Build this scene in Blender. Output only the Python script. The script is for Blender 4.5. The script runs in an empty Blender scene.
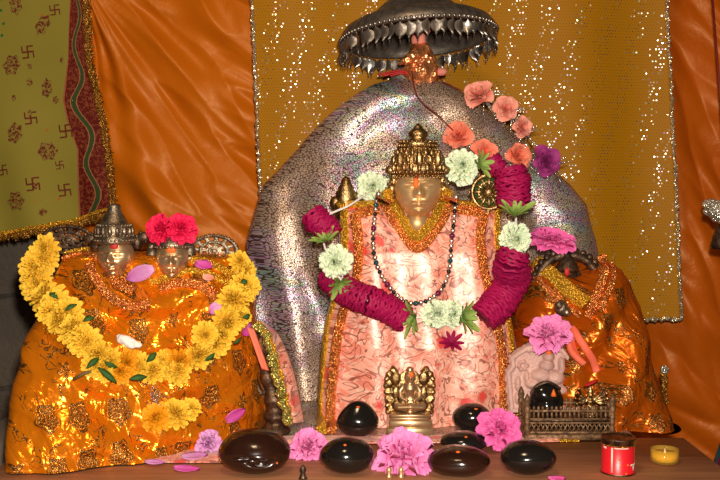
import bpy, math, random
from math import sin, cos, pi, sqrt, exp, atan2, radians, floor
from mathutils import Vector as V, Matrix, noise
from mathutils.bvhtree import BVHTree
random.seed(7)
C = bpy.context.scene.collection
# ------------------------------------------------------------------ camera frame
CAM = V((0, -2.0, 0.5)); PITCH = radians(3); F = 1000.0
FW = V((0, cos(PITCH), -sin(PITCH))); UP = V((0, sin(PITCH), cos(PITCH)))
def ray(px, py): return (FW + V((1, 0, 0)) * ((px - 360) / F) + UP * ((240 - py) / F)).normalized()
def at(px, py, Y):
    d = ray(px, py); return CAM + d * ((Y - CAM.y) / d.y)
def ground(px, py, z=0.0):
    d = ray(px, py); return CAM + d * ((z - CAM.z) / d.z)
def mpp(Y): return (Y + 2.0) / F
def ss(a, b, x):
    t = max(0, min(1, (x - a) / (b - a))); return t * t * (3 - 2 * t)
def g(x, s): return exp(-(x / s) ** 2)
def nz(*a): return noise.noise(V(a))
# ------------------------------------------------------------------ mesh builder
class MB:
    def __init__(s): s.v = []; s.f = []; s.uv = []; s.mi = []; s.flat = set()
    def add(s, p, uv=(0, 0)): s.v.append(V(p)); s.uv.append(uv); return len(s.v) - 1
    def face(s, idx, mi=0): s.f.append(tuple(idx)); s.mi.append(mi)
    def grid(s, P, U=None, cu=False, cv=False, mi=0):
        nu, nv = len(P), len(P[0]); b = len(s.v)
        for i in range(nu):
            for j in range(nv): s.add(P[i][j], U[i][j] if U else (i / nu, j / nv))
        for i in range(nu if cu else nu - 1):
            for j in range(nv if cv else nv - 1):
                i2, j2 = (i + 1) % nu, (j + 1) % nv
                m = mi(i, j) if callable(mi) else mi
                s.face((b + i * nv + j, b + i2 * nv + j, b + i2 * nv + j2, b + i * nv + j2), m)
        return b
    def lathe(s, prof, n=32, M=Matrix(), mi=0, capa=True, capb=True):
        P = [[M @ V((r * cos(2 * pi * k / n), r * sin(2 * pi * k / n), z)) for r, z in prof] for k in range(n)]
        b = s.grid(P, cu=True, mi=mi); nv = len(prof)
        if capa and prof[0][0] > 1e-6: s.face([b + k * nv for k in range(n)][::-1], mi)
        if capb and prof[-1][0] > 1e-6: s.face([b + k * nv + nv - 1 for k in range(n)], mi)
    def ball(s, c, r, n=14, m=9, mi=0, M=None, fn=None):
        r = V(r) if hasattr(r, '__len__') else V((r, r, r)); c = V(c)
        P = []
        for i in range(n):
            row = []
            for j in range(m + 1):
                a, t = 2 * pi * i / n, pi * (j / m - .5) * .9999
                p = V((cos(a) * cos(t) * r.x, sin(a) * cos(t) * r.y, sin(t) * r.z))
                if fn: p = fn(p)
                if M: p = M @ p
                row.append(c + p)
            P.append(row)
        s.grid(P, cu=True, mi=mi)
    def tube(s, pts, r, n=8, mi=0, cap=True):
        pts = [V(p) for p in pts]; m = len(pts); P = []; nrm = None
        for i, p in enumerate(pts):
            t = (pts[min(i + 1, m - 1)] - pts[max(i - 1, 0)])
            t = t.normalized() if t.length > 1e-9 else V((0, 0, 1))
            if nrm is None: nrm = t.orthogonal().normalized()
            nrm = (nrm - t * nrm.dot(t)).normalized(); bn = t.cross(nrm)
            rr = r[i] if hasattr(r, '__len__') else r
            P.append([p + (nrm * cos(2 * pi * k / n) + bn * sin(2 * pi * k / n)) * rr for k in range(n)])
        b = s.grid(P, cv=True, mi=mi)
        if cap:
            s.face([b + k for k in range(n)][::-1], mi); s.face([b + (m - 1) * n + k for k in range(n)], mi)
    def box(s, c, d, M=None, mi=0, bev=0.0):
        c = V(c); x, y, z = d[0] / 2, d[1] / 2, d[2] / 2; e = min(bev, x * .9, y * .9, z * .9); vs = {}
        if e <= 0:
            ids = [s.add(c + ((M @ V((a * x, b_ * y, q * z))) if M else V((a * x, b_ * y, q * z)))) for a in (-1, 1) for b_ in (-1, 1) for q in (-1, 1)]
            for f in ((0, 1, 3, 2), (4, 6, 7, 5), (0, 4, 5, 1), (2, 3, 7, 6), (0, 2, 6, 4), (1, 5, 7, 3)):
                s.face([ids[k] for k in f], mi)
                s.flat.add(len(s.f) - 1)
            return
        for a in (-1, 1):
            for b_ in (-1, 1):
                for q in (-1, 1):
                    for ax in range(3):
                        p = [a * x, b_ * y, q * z]
                        for k in range(3):
                            if k != ax: p[k] -= (a, b_, q)[k] * e
                        p = V(p); vs[(a, b_, q, ax)] = s.add(c + (M @ p if M else p))
        for ax in range(3):
            o = [k for k in range(3) if k != ax]
            for sg in (-1, 1):
                L = []
                for p, q in ((-1, -1), (1, -1), (1, 1), (-1, 1)):
                    t = [0, 0, 0]; t[ax] = sg; t[o[0]] = p; t[o[1]] = q; L.append(vs[(*t, ax)])
                s.face(L, mi)
            for p in (-1, 1):
                for q in (-1, 1):
                    t0 = [0, 0, 0]; t0[o[0]] = p; t0[o[1]] = q; t1 = list(t0); t0[ax] = -1; t1[ax] = 1
                    s.face([vs[(*t0, o[0])], vs[(*t1, o[0])], vs[(*t1, o[1])], vs[(*t0, o[1])]], mi)
        for a in (-1, 1):
            for b_ in (-1, 1):
                for q in (-1, 1): s.face([vs[(a, b_, q, k)] for k in range(3)], mi)
    def merge(s, o, M=Matrix()):
        b = len(s.v)
        for p, u in zip(o.v, o.uv): s.add(M @ p, u)
        for f, m in zip(o.f, o.mi): s.face([b + k for k in f], m)
    def bvh(s): return BVHTree.FromPolygons(s.v, s.f)
    def mesh(s, name, mats, off, smooth=True, recalc=True):
        me = bpy.data.meshes.new(name)
        me.from_pydata([p - off for p in s.v], [], s.f)
        ul = me.uv_layers.new(name='UVMap')
        for l in me.loops: ul.data[l.index].uv = s.uv[l.vertex_index]
        for m in (mats if isinstance(mats, (list, tuple)) else [mats]): me.materials.append(m)
        for p in me.polygons: p.material_index = s.mi[p.index]; p.use_smooth = smooth and p.index not in s.flat
        if recalc:
            import bmesh
            bm = bmesh.new(); bm.from_mesh(me); bmesh.ops.recalc_face_normals(bm, faces=bm.faces); bm.to_mesh(me); bm.free()
        me.update(); return me
    def build(s, name, mats, parent=None, smooth=True, recalc=True, off=None):
        if off is None:
            xs = [p.x for p in s.v]; ys = [p.y for p in s.v]; zs = [p.z for p in s.v]
            off = V(((min(xs) + max(xs)) / 2, (min(ys) + max(ys)) / 2, min(zs)))
        me = s.mesh(name, mats, off, smooth, recalc)
        return link(name, me, off, parent)
def wloc(o):
    w = o.location.copy()
    while o.parent: o = o.parent; w += o.location
    return w
def link(name, me, loc, parent=None, rot=None):
    o = bpy.data.objects.new(name, me); C.objects.link(o)
    o.location = V(loc) - (wloc(parent) if parent else V((0, 0, 0)))
    if parent: o.parent = parent
    if rot is not None: o.rotation_mode = 'QUATERNION'; o.rotation_quaternion = rot
    return o
def tag(o, label=None, cat=None, group=None, kind=None):
    if label: o['label'] = label
    if cat: o['category'] = cat
    if group: o['group'] = group
    if kind: o['kind'] = kind
    return o
def thing(name, loc, label, cat, group=None):
    o = bpy.data.objects.new(name, None); o.empty_display_size = .02; C.objects.link(o); o.location = loc
    return tag(o, label, cat, group)
def remesh(o, vox, sm=3):
    m = o.modifiers.new('remesh', 'REMESH'); m.mode = 'VOXEL'; m.voxel_size = vox; m.use_smooth_shade = True
    if sm: k = o.modifiers.new('smooth', 'SMOOTH'); k.iterations = sm; k.factor = .5
    return o
def spline(pts, n):
    out = []; m = len(pts); pts = [tuple(p) for p in pts]
    for i in range(n):
        t = i / (n - 1) * (m - 1); k = min(int(t), m - 2); f = t - k
        p0, p1, p2, p3 = pts[max(k - 1, 0)], pts[k], pts[k + 1], pts[min(k + 2, m - 1)]
        out.append(tuple(.5 * (2 * b + (c - a) * f + (2 * a - 5 * b + 4 * c - d) * f * f + (3 * b - a - 3 * c + d) * f ** 3) for a, b, c, d in zip(p0, p1, p2, p3)))
    return out
def interp(tab, x):
    if x <= tab[0][0]: return tab[0][1:]
    for a, b in zip(tab, tab[1:]):
        if x <= b[0]:
            f = (x - a[0]) / (b[0] - a[0]); return tuple(p + (q - p) * f for p, q in zip(a[1:], b[1:]))
    return tab[-1][1:]
# ------------------------------------------------------------------ material helpers
class NT:
    def __init__(s, name):
        s.mat = bpy.data.materials.new(name); s.mat.use_nodes = True; s.t = s.mat.node_tree; s.t.nodes.clear()
        s.out = s.t.nodes.new('ShaderNodeOutputMaterial'); s.tc = s.t.nodes.new('ShaderNodeTexCoord')
        s.uv = s.tc.outputs['UV']; s.ob = s.tc.outputs['Object']
    def inp(s, sock, v):
        if isinstance(v, bpy.types.NodeSocket): s.t.links.new(v, sock)
        elif v is not None:
            if hasattr(v, '__len__') and len(v) == 3 and sock.type == 'RGBA': v = (*v, 1)
            sock.default_value = v
    def m(s, op, a, b=None, c=None, clamp=False):
        n = s.t.nodes.new('ShaderNodeMath'); n.operation = op; n.use_clamp = clamp
        for i, x in enumerate((a, b, c)):
            if x is not None: s.inp(n.inputs[i], x)
        return n.outputs[0]
    def vm(s, op, a, b=None, scale=None):
        n = s.t.nodes.new('ShaderNodeVectorMath'); n.operation = op; s.inp(n.inputs[0], a)
        if b is not None: s.inp(n.inputs[1], b)
        if scale is not None: s.inp(n.inputs['Scale'], scale)
        return n.outputs['Value'] if op in ('LENGTH', 'DISTANCE', 'DOT_PRODUCT') else n.outputs[0]
    def sep(s, v):
        n = s.t.nodes.new('ShaderNodeSeparateXYZ'); s.inp(n.inputs[0], v); return n.outputs
    def comb(s, x, y, z=0):
        n = s.t.nodes.new('ShaderNodeCombineXYZ')
        for i, k in enumerate((x, y, z)): s.inp(n.inputs[i], k)
        return n.outputs[0]
    def noise(s, vec, scale, detail=3, rough=.5, dist=0, col=False):
        n = s.t.nodes.new('ShaderNodeTexNoise'); s.inp(n.inputs['Vector'], vec); s.inp(n.inputs['Scale'], scale)
        n.inputs['Detail'].default_value = detail; n.inputs['Roughness'].default_value = rough; n.inputs['Distortion'].default_value = dist
        return n.outputs['Color' if col else 'Fac']
    def vor(s, vec, scale, feat='F1', rnd=1.0, out='Distance'):
        n = s.t.nodes.new('ShaderNodeTexVoronoi'); n.feature = feat; s.inp(n.inputs['Vector'], vec); s.inp(n.inputs['Scale'], scale)
        n.inputs['Randomness'].default_value = rnd; return n.outputs[out]
    def white(s, vec, out='Color'):
        n = s.t.nodes.new('ShaderNodeTexWhiteNoise'); s.inp(n.inputs['Vector'], vec); return n.outputs[out]
    def ramp(s, fac, st, const=False):
        n = s.t.nodes.new('ShaderNodeValToRGB'); s.inp(n.inputs[0], fac); e = n.color_ramp.elements
        if const: n.color_ramp.interpolation = 'CONSTANT'
        while len(e) < len(st): e.new(.5)
        for k, (p, c) in zip(e, st): k.position = p; k.color = (*c, 1) if hasattr(c, '__len__') else (c, c, c, 1)
        return n.outputs[0]
    def mix(s, f, a, b, mode='MIX'):
        n = s.t.nodes.new('ShaderNodeMix'); n.data_type = 'RGBA'; n.blend_type = mode
        s.inp(n.inputs[0], f); s.inp(n.inputs[6], a); s.inp(n.inputs[7], b); return n.outputs[2]
    def lt(s, a, b): return s.m('LESS_THAN', a, b)
    def step(s, x, a, b):   # smoothstep a..b
        n = s.t.nodes.new('ShaderNodeMapRange'); n.interpolation_type = 'SMOOTHSTEP'; s.inp(n.inputs[0], x)
        n.inputs[1].default_value = a; n.inputs[2].default_value = b; return n.outputs[0]
    def bump(s, h, st=.5, d=.002, nrm=None):
        n = s.t.nodes.new('ShaderNodeBump'); s.inp(n.inputs['Height'], h); n.inputs['Strength'].default_value = st; n.inputs['Distance'].default_value = d
        if nrm is not None: s.inp(n.inputs['Normal'], nrm)
        return n.outputs[0]
    def pr(s, col, rough=.5, metal=0., normal=None, **kw):
        n = s.t.nodes.new('ShaderNodeBsdfPrincipled'); s.inp(n.inputs['Base Color'], col); s.inp(n.inputs['Roughness'], rough); s.inp(n.inputs['Metallic'], metal)
        if normal is not None: s.inp(n.inputs['Normal'], normal)
        for k, x in kw.items(): s.inp(n.inputs[k.replace('_', ' ')], x)
        s.t.links.new(n.outputs[0], s.out.inputs[0]); return s.mat
M_ = {}
def simple(name, col, rough=.5, metal=0., var=.15, sc=60, bst=.3, bd=.001, **kw):
    n = NT(name); f = n.noise(n.ob, sc, 4)
    c = n.mix(f, tuple(k * (1 - var) for k in col), tuple(min(1, k * (1 + var)) for k in col))
    return n.pr(c, rough, metal, n.bump(n.noise(n.ob, sc * 2, 3), bst, bd), **kw)
def mat_satin(name, c1, c2):
    n = NT(name); s = n.sep(n.uv)
    w = n.noise(n.comb(n.m('MULTIPLY', s[0], 60), n.m('MULTIPLY', s[1], 900)), 1, 2)
    big = n.noise(n.uv, 7, 4, .6, .4)
    b = n.bump(w, .15, .0006); b = n.bump(big, .5, .012, b)
    return n.pr(n.mix(n.noise(n.uv, 3, 3), c1, c2), .42, .0, b, Specular_IOR_Level=.5, Specular_Tint=(1, .6, .3))
M_['satin'] = mat_satin('orange_satin', (.50, .105, .002), (.63, .152, .004))
M_['satin2'] = mat_satin('deep_orange_satin', (.42, .075, .002), (.56, .11, .004))
def mat_sequin():
    n = NT('mustard_sequin'); sc = 1 / .0078
    s = n.sep(n.vm('SCALE', n.uv, scale=sc)); row = n.m('FLOOR', s[1])
    sx = n.m('ADD', s[0], n.m('MULTIPLY', row, .5)); cx = n.m('FLOOR', sx)
    fx = n.m('SUBTRACT', n.m('FRACT', sx), .5); fy = n.m('SUBTRACT', n.m('FRACT', s[1]), .5)
    d = n.m('SQRT', n.m('ADD', n.m('MULTIPLY', fx, fx), n.m('MULTIPLY', fy, fy)))
    cell = n.comb(cx, row, 0.3); rv = n.white(cell, 'Value'); rc = n.white(n.comb(cx, row, 7.7))
    dark = n.lt(d, .17)
    # shiny sequins sit in lines running up the cloth
    ln = n.m('SINE', n.m('MULTIPLY', n.m('ADD', cx, n.m('MULTIPLY', row, -.75)), .62))
    pick = n.m('GREATER_THAN', n.m('ADD', rv, n.m('MULTIPLY', ln, .30)), .73)
    seq = n.m('MULTIPLY', n.lt(d, .21), pick)
    hue = n.mix(.62, (.95, .9, .8), rc)
    base = n.mix(n.noise(n.uv, 4, 2), (.36, .145, .001), (.43, .18, .002))
    base = n.mix(n.m('MULTIPLY', dark, .55), base, (.14, .045, .003))
    base = n.mix(seq, base, n.mix(n.m('GREATER_THAN', rv, .8), hue, (1, .95, .85)))
    geo = n.t.nodes.new('ShaderNodeNewGeometry').outputs['Normal']
    til = n.vm('SCALE', n.vm('SUBTRACT', rc, (.5, .5, .5)), scale=.50)
    nn = n.vm('NORMALIZE', n.vm('ADD', geo, n.vm('SCALE', til, scale=seq)))
    return n.pr(base, n.mix(seq, (.6, .6, .6), (.28, .28, .28)), seq, nn, Specular_IOR_Level=.15)
M_['sequin'] = mat_sequin()
def mat_holo():
    n = NT('holographic_silver_cloth')
    dv = n.vm('ADD', n.uv, n.vm('SCALE', n.noise(n.uv, 90, 2, col=True), scale=.005))
    e = n.vor(dv, 200, 'DISTANCE_TO_EDGE'); k = n.noise(n.uv, 300, 2)
    sp = n.m('ADD', e, n.m('MULTIPLY', n.m('SUBTRACT', k, .5), .35)); dark = n.m('SUBTRACT', 1, n.step(sp, .07, .15))
    hue = n.noise(n.vm('MULTIPLY', n.uv, (.8, 1.3, 1)), 7.5, 3, .65, .8)
    rb = n.ramp(hue, [(.30, (.95, .85, .70)), (.42, (.9, .8, .75)), (.47, (.95, .35, .85)), (.51, (.35, .55, .95)), (.55, (.3, .9, .75)), (.59, (.95, .9, .35)), (.66, (.85, .78, .70))])  # shifting rainbow sheen of the foil put into the base colour as fixed patches
    spk = n.mix(.38, rb, n.white(n.vm('FLOOR', n.vm('SCALE', n.uv, scale=240)), 'Color'))
    sil = n.mix(.72, (.92, .76, .62), spk)
    sil = n.mix(n.step(n.noise(n.uv, 4.5, 3), .42, .58), (.66, .47, .34), sil)
    col = n.mix(dark, sil, (.07, .03, .02))
    b = n.bump(n.noise(n.uv, 14, 4, .6, .5), .5, .010); b = n.bump(e, .4, .001, b)
    return n.pr(col, n.mix(dark, (.42,) * 3, (.55,) * 3), n.mix(dark, (.62,) * 3, (.2,) * 3), b)
M_['holo'] = mat_holo()
def mat_brocade(name, c1, c2, motif, scale=13, rough=.28, metal=.45, crink=.5, mstr=1.):
    n = NT(name)
    dv = n.vm('ADD', n.uv, n.vm('SCALE', n.noise(n.uv, 30, 2, col=True), scale=.02))
    vd = n.vor(n.uv, scale, 'F1', .35); rel = n.vm('SUBTRACT', n.uv, n.vor(n.uv, scale, 'F1', .35, 'Position'))
    s = n.sep(rel); ang = n.m('ARCTAN2', s[1], s[0])
    rad = n.m('ADD', vd, n.m('MULTIPLY', n.m('SINE', n.m('MULTIPLY', ang, 5)), .035)); rad = n.m('ADD', rad, n.m('MULTIPLY', n.m('SUBTRACT', n.noise(n.uv, 90, 2), .5), .12))
    inside = n.m('SUBTRACT', 1, n.step(rad, .30, .34))
    rings = n.step(n.m('SINE', n.m('ADD', n.m('MULTIPLY', rad, 62), n.m('MULTIPLY', ang, 2))), -.95, -.5)
    mo = n.m('MULTIPLY', inside, rings)
    cur = n.m('ABSOLUTE', n.m('SUBTRACT', n.noise(dv, 34, 1, .5, 1.5), .5)); gate = n.step(n.noise(n.vm('ADD', n.uv, (3, 1, 0)), 22, 1), .50, .56)
    curl = n.m('MULTIPLY', n.m('MULTIPLY', n.lt(cur, .028), gate), n.step(rad, .34, .4))
    mask = n.m('MULTIPLY', n.m('MAXIMUM', mo, curl), mstr)
    col = n.mix(n.noise(n.uv, 6, 3), c1, c2); col = n.mix(mask, col, motif)
    spark = n.m('GREATER_THAN', n.noise(n.uv, 420, 2), .60)
    col = n.mix(n.m('MULTIPLY', mask, spark), col, (.8, .45, .12))
    b = n.bump(n.noise(n.uv, 9, 3, .6, .8), crink, .02); b = n.bump(n.noise(n.uv, 22, 2, .5, 1.4), crink, .009, b); b = n.bump(n.m('MULTIPLY', mask, n.noise(n.uv, 500, 2)), .6, .002, b)
    return n.pr(col, n.mix(mask, (rough,) * 3, (.42,) * 3), metal, b, Specular_Tint=(1, .85, .6))
M_['foil'] = mat_brocade('orange_foil_brocade', (.85, .19, .004), (.92, .27, .007), (.15, .045, .003), 13, .20, .55, .7)
M_['foil2'] = mat_brocade('copper_foil_brocade', (.50, .085, .003), (.66, .13, .004), (.13, .035, .003), 15, .26, .55, .8)
def mat_pink():
    n = NT('pink_floral_brocade')
    dv = n.vm('ADD', n.uv, n.vm('SCALE', n.noise(n.uv, 16, 2, col=True), scale=.03))
    base = n.mix(n.step(n.noise(n.uv, 38, 2, .5, 1), .42, .56), (.82, .25, .17), (.90, .43, .32))
    w = n.noise(dv, 26, 1, .4, 2.2); line = n.lt(n.m('ABSOLUTE', n.m('SUBTRACT', w, .5)), .026)
    w2 = n.noise(n.vm('ADD', dv, (5, 2, 0)), 20, 1, .4, 2.6); line2 = n.lt(n.m('ABSOLUTE', n.m('SUBTRACT', w2, .47)), .018)
    vd = n.m('ADD', n.vor(n.uv, 21, 'F1', .8), n.m('MULTIPLY', n.m('SUBTRACT', n.noise(n.uv, 80, 2), .5), .35))
    red = n.m('SUBTRACT', 1, n.step(vd, .24, .28)); edge = n.m('MULTIPLY', n.m('SUBTRACT', 1, n.step(vd, .30, .32)), n.step(vd, .26, .28))
    col = n.mix(n.m('MULTIPLY', line2, .8), base, (.95, .62, .48)); col = n.mix(n.m('MULTIPLY', line, .9), col, (.30, .08, .05))
    col = n.mix(n.m('MULTIPLY', red, .95), col, (.72, .05, .04)); col = n.mix(n.m('MULTIPLY', edge, .6), col, (.36, .10, .07))
    b = n.bump(n.noise(n.uv, 14, 3, .5, .6), .4, .006); b = n.bump(n.noise(n.uv, 600, 2), .2, .0006, b)
    return n.pr(col, .38, .12, b, Sheen_Weight=.2, Specular_IOR_Level=.6)
M_['pink'] = mat_pink()
def mat_metal(name, c1, c2, rough=.25, sc=40, bst=.4, bd=.0012, metal=1.0):
    n = NT(name); f = n.noise(n.ob, sc, 4, .6)
    return n.pr(n.mix(n.step(f, .35, .65), c1, c2), n.mix(f, (rough * 1.5,) * 3, (rough * .7,) * 3), metal, n.bump(n.noise(n.ob, sc * 3, 4), bst, bd))
M_['brass'] = mat_metal('polished_brass', (.66, .40, .17), (.80, .54, .27), .38, 25, .12, .001, .7)
M_['brass_old'] = mat_metal('aged_brass', (.22, .13, .05), (.62, .40, .18), .34, 90, .8, .0015)
M_['silverbrass'] = mat_metal('pale_brass', (.52, .33, .17), (.72, .49, .28), .32, 30, .15, .001, .85)
M_['bronze'] = mat_metal('dark_bronze', (.045, .028, .02), (.16, .095, .055), .42, 90, .8, .0015, .8)
M_['greybronze'] = mat_metal('grey_brass', (.14, .10, .065), (.34, .26, .18), .38, 90, .8, .0015, .9)
M_['rustbrass'] = mat_metal('rusty_brass', (.09, .045, .02), (.30, .165, .08), .5, 120, .8, .0015, .5)
M_['silver'] = mat_metal('tarnished_silver', (.30, .26, .22), (.52, .47, .42), .33, 50, .5)
M_['silverdark'] = mat_metal('blackened_silver', (.13, .105, .085), (.27, .22, .18), .42, 60, .6, .001, .8)
def mat_gold(name, c1, c2, sc=420, rough=.28):
    n = NT(name); v = n.vor(n.ob, sc, 'F1'); r = n.vor(n.ob, sc, 'F1', 1, 'Color')
    geo = n.bump(v, 1.0, .003); nn = n.vm('NORMALIZE', n.vm('ADD', geo, n.vm('SCALE', n.vm('SUBTRACT', r, (.5, .5, .5)), scale=.7)))
    return n.pr(n.mix(n.noise(n.ob, 60, 3), c1, c2), rough, .75, nn)
M_['gold'] = mat_gold('gold_zari', (.95, .42, .02), (1.0, .62, .07), 420, .32)
M_['goldred'] = mat_gold('red_gold_fringe', (.70, .13, .04), (1.0, .44, .10), 300, .3)
M_['golddark'] = mat_gold('dull_gold_fringe', (.26, .10, .012), (.62, .30, .05), 300, .35)
M_['sparkle'] = mat_gold('silver_tinsel', (.70, .62, .50), (.95, .9, .8), 260, .2)
M_['trimgold'] = mat_gold('silver_gold_sequins', (.62, .42, .16), (1, .93, .75), 200, .22)
M_['greengold'] = mat_gold('green_gold_trim', (.10, .22, .04), (.95, .72, .2), 300)
M_['redfoil'] = mat_gold('salmon_gold_foil', (.80, .13, .05), (.95, .50, .18), 120, .3)
def mat_petal(name, c1, c2, sc=30, rough=.55, sss=.15, trans=0.25):
    n = NT(name); s = n.sep(n.uv)
    f = n.m('ADD', n.m('MULTIPLY', s[1], .7), n.m('MULTIPLY', n.noise(n.ob, sc, 3), .3))
    return n.pr(n.mix(f, c1, c2), rough, 0, n.bump(n.noise(n.comb(n.m('MULTIPLY', s[0], 14), s[1]), 3, 2), .4, .001), Subsurface_Weight=sss, Subsurface_Scale=.006, Subsurface_Radius=(1, .4, .3), Specular_IOR_Level=.2)
M_['marigold'] = mat_petal('marigold_petals', (.66, .31, .008), (.95, .58, .05))
M_['marigold2'] = mat_petal('orange_marigold_petals', (.62, .19, .003), (.90, .38, .012))
M_['cream'] = mat_petal('pale_green_cream_petals', (.52, .66, .34), (.86, .90, .68))
M_['maroon'] = mat_petal('magenta_maroon_petals', (.17, .002, .03), (.42, .006, .085))
M_['crimson'] = mat_petal('crimson_petals', (.55, .002, .03), (.85, .015, .09))
M_['peach'] = mat_petal('peach_cloth_petals', (.72, .16, .10), (.95, .42, .32))
M_['coral'] = mat_petal('coral_cloth_petals', (.80, .12, .06), (.98, .32, .20))
M_['purple'] = mat_petal('purple_cloth_petals', (.18, .01, .09), (.42, .05, .24))
M_['rosepink'] = mat_petal('pink_rose_petals', (.62, .06, .26), (.93, .30, .60))
M_['rosepink2'] = mat_petal('deep_pink_rose_petals', (.60, .03, .22), (.90, .17, .46))
M_['lilac'] = mat_petal('lilac_petals', (.45, .10, .36), (.76, .38, .68))
M_['magenta'] = mat_petal('bright_magenta_petals', (.50, .03, .26), (.78, .15, .50))
M_['green'] = mat_petal('green_sepals', (.12, .22, .03), (.38, .50, .12))
M_['leafgreen'] = mat_petal('dark_green_leaves', (.02, .07, .012), (.05, .14, .03))
M_['white'] = simple('white_cotton', (.82, .76, .70), .8, var=.1, sc=90, bst=.8, bd=.004)
M_['tilak'] = simple('vermilion_paste', (.82, .14, .01), .6, sc=200)
M_['tilakred'] = simple('red_paste', (.50, .015, .01), .6, sc=200)
M_['thread'] = simple('dark_red_thread', (.20, .012, .01), .6)
M_['stem'] = simple('woody_stem', (.14, .09, .03), .7)
M_['glossblack'] = simple('polished_black_stone', (.010, .008, .007), .14, var=.5, sc=20, bst=.15, bd=.003)
M_['glossbrown'] = simple('polished_brown_stone', (.022, .007, .004), .17, var=.5, sc=25, bst=.2, bd=.003)
def mat_wood():
    n = NT('worn_brown_wood'); s = n.sep(n.ob)
    v = n.comb(n.m('MULTIPLY', s[0], 5), n.m('MULTIPLY', s[1], 60), n.m('MULTIPLY', s[2], 30))
    gr = n.noise(v, 1, 5, .6, .6); sp = n.noise(n.ob, 120, 2)
    c = n.ramp(gr, [(.25, (.30, .115, .045)), (.55, (.48, .20, .088)), (.8, (.60, .28, .13))])
    c = n.mix(n.m('MULTIPLY', n.step(n.noise(n.ob, 9, 3), .5, .7), .35), c, (.5, .25, .13))
    c = n.mix(n.m('GREATER_THAN', sp, .72), c, (.45, .26, .13))
    return n.pr(c, .62, 0, n.bump(gr, .4, .002))
M_['wood'] = mat_wood()
def mat_stonewall():
    n = NT('rough_stone_blocks'); b = n.t.nodes.new('ShaderNodeTexBrick'); s = n.sep(n.ob)
    n.inp(b.inputs['Vector'], n.comb(n.m('ADD', s[0], n.m('MULTIPLY', n.noise(n.ob, 5, 3), .04)), n.m('ADD', s[2], n.m('MULTIPLY', n.noise(n.ob, 6, 3), .05)), 0))
    b.inputs['Scale'].default_value = 1; b.inputs['Brick Width'].default_value = .62; b.inputs['Row Height'].default_value = .27; b.inputs['Mortar Size'].default_value = .008
    for k, c in (('Color1', (.10, .075, .055, 1)), ('Color2', (.075, .055, .042, 1)), ('Mortar', (.018, .013, .01, 1))): b.inputs[k].default_value = c
    f = n.noise(n.ob, 14, 6, .7); c = n.mix(n.m('MULTIPLY', f, .6), b.outputs[0], (.16, .12, .085))
    h = n.m('ADD', n.m('MULTIPLY', b.outputs['Fac'], -.8), n.noise(n.ob, 22, 6, .7))
    return n.pr(c, .8, 0, n.bump(h, .8, .02))
M_['stonewall'] = mat_stonewall()
M_['pinkstone'] = simple('painted_pink_stone', (.58, .34, .29), .55, var=.3, sc=45, bst=.6, bd=.002)
M_['concrete'] = simple('grey_brown_plaster', (.12, .09, .07), .85, sc=12, bst=.6, bd=.004)
def mat_green():
    n = NT('olive_cotton'); s = n.uv
    c = n.mix(n.noise(s, 5, 3), (.215, .17, .022), (.275, .22, .036))
    v = n.vor(s, 28, 'F1', .9); r = n.sep(n.vor(s, 28, 'F1', .9, 'Color'))
    tiny = n.m('MULTIPLY', n.lt(v, .11), n.m('GREATER_THAN', r[0], .45))
    c = n.mix(tiny, c, n.mix(n.m('GREATER_THAN', r[1], .5), (.35, .12, .02), (.03, .12, .02)))
    return n.pr(c, .75, 0, n.bump(n.noise(s, 500, 2), .3, .0006), Specular_IOR_Level=.1)
M_['olive'] = mat_green()
def mat_motif():
    n = NT('maroon_print'); f = n.noise(n.uv, 170, 2, .5, 1)
    return n.pr(n.mix(n.step(f, .47, .53), (.12, .02, .01), (.24, .17, .03)), .75, 0, None, Specular_IOR_Level=.1)
M_['motif'] = mat_motif(); M_['motifplain'] = simple('maroon_print_plain', (.13, .02, .01), .75, Specular_IOR_Level=.1)
def mat_border():
    n = NT('maroon_vine_border'); s = n.sep(n.uv)   # u across 0..1, v metres
    wav = n.m('MULTIPLY', n.m('SINE', n.m('MULTIPLY', s[1], 42)), .16)
    a = n.m('ABSOLUTE', n.m('SUBTRACT', s[0], n.m('ADD', .45, wav)))
    nn = n.noise(n.comb(n.m('MULTIPLY', s[0], .09), s[1]), 130, 2, .5, 1)
    c = n.mix(n.step(nn, .50, .56), (.10, .008, .006), (.20, .045, .015))
    c = n.mix(n.lt(a, .05), c, (.025, .065, .02))
    c = n.mix(n.lt(n.m('ABSOLUTE', n.m('SUBTRACT', a, .085)), .014), c, (.30, .15, .06))
    e = n.m('MAXIMUM', n.lt(s[0], .05), n.m('GREATER_THAN', s[0], .93)); c = n.mix(e, c, (.30, .10, .04))
    return n.pr(c, .7, 0, n.bump(nn, .3, .001), Specular_IOR_Level=.1)
M_['border'] = mat_border()
M_['teal'] = simple('dark_teal_cloth', (.015, .05, .055), .6, sc=20, bst=.8, bd=.01)
M_['plum'] = simple('dark_plum_cloth', (.09, .008, .03), .6, sc=20, bst=.8, bd=.01)
M_['tinred'] = simple('red_tin_label', (.68, .012, .02), .35, var=.12, sc=30)
M_['tinwhite'] = simple('white_label_print', (.72, .60, .52), .45)
M_['tinlid'] = mat_metal('worn_tin_lid', (.06, .04, .03), (.30, .20, .12), .35, 60, .4)
M_['beadsil'] = mat_metal('silver_beads', (.70, .58, .50), (.85, .75, .68), .32)
M_['beadteal'] = simple('teal_glass_beads', (.01, .06, .07), .12)
M_['beadplum'] = simple('plum_glass_beads', (.14, .01, .05), .12)
M_['beadblack'] = simple('black_beads', (.012, .01, .012), .2)
def mat_oil(name, col, tr=.85, rough=.05, ior=1.45):
    n = NT(name); return n.pr(n.mix(n.noise(n.ob, 30), col, tuple(min(1, k * 1.08) for k in col)), rough, 0, None, Transmission_Weight=tr, IOR=ior)
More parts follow.
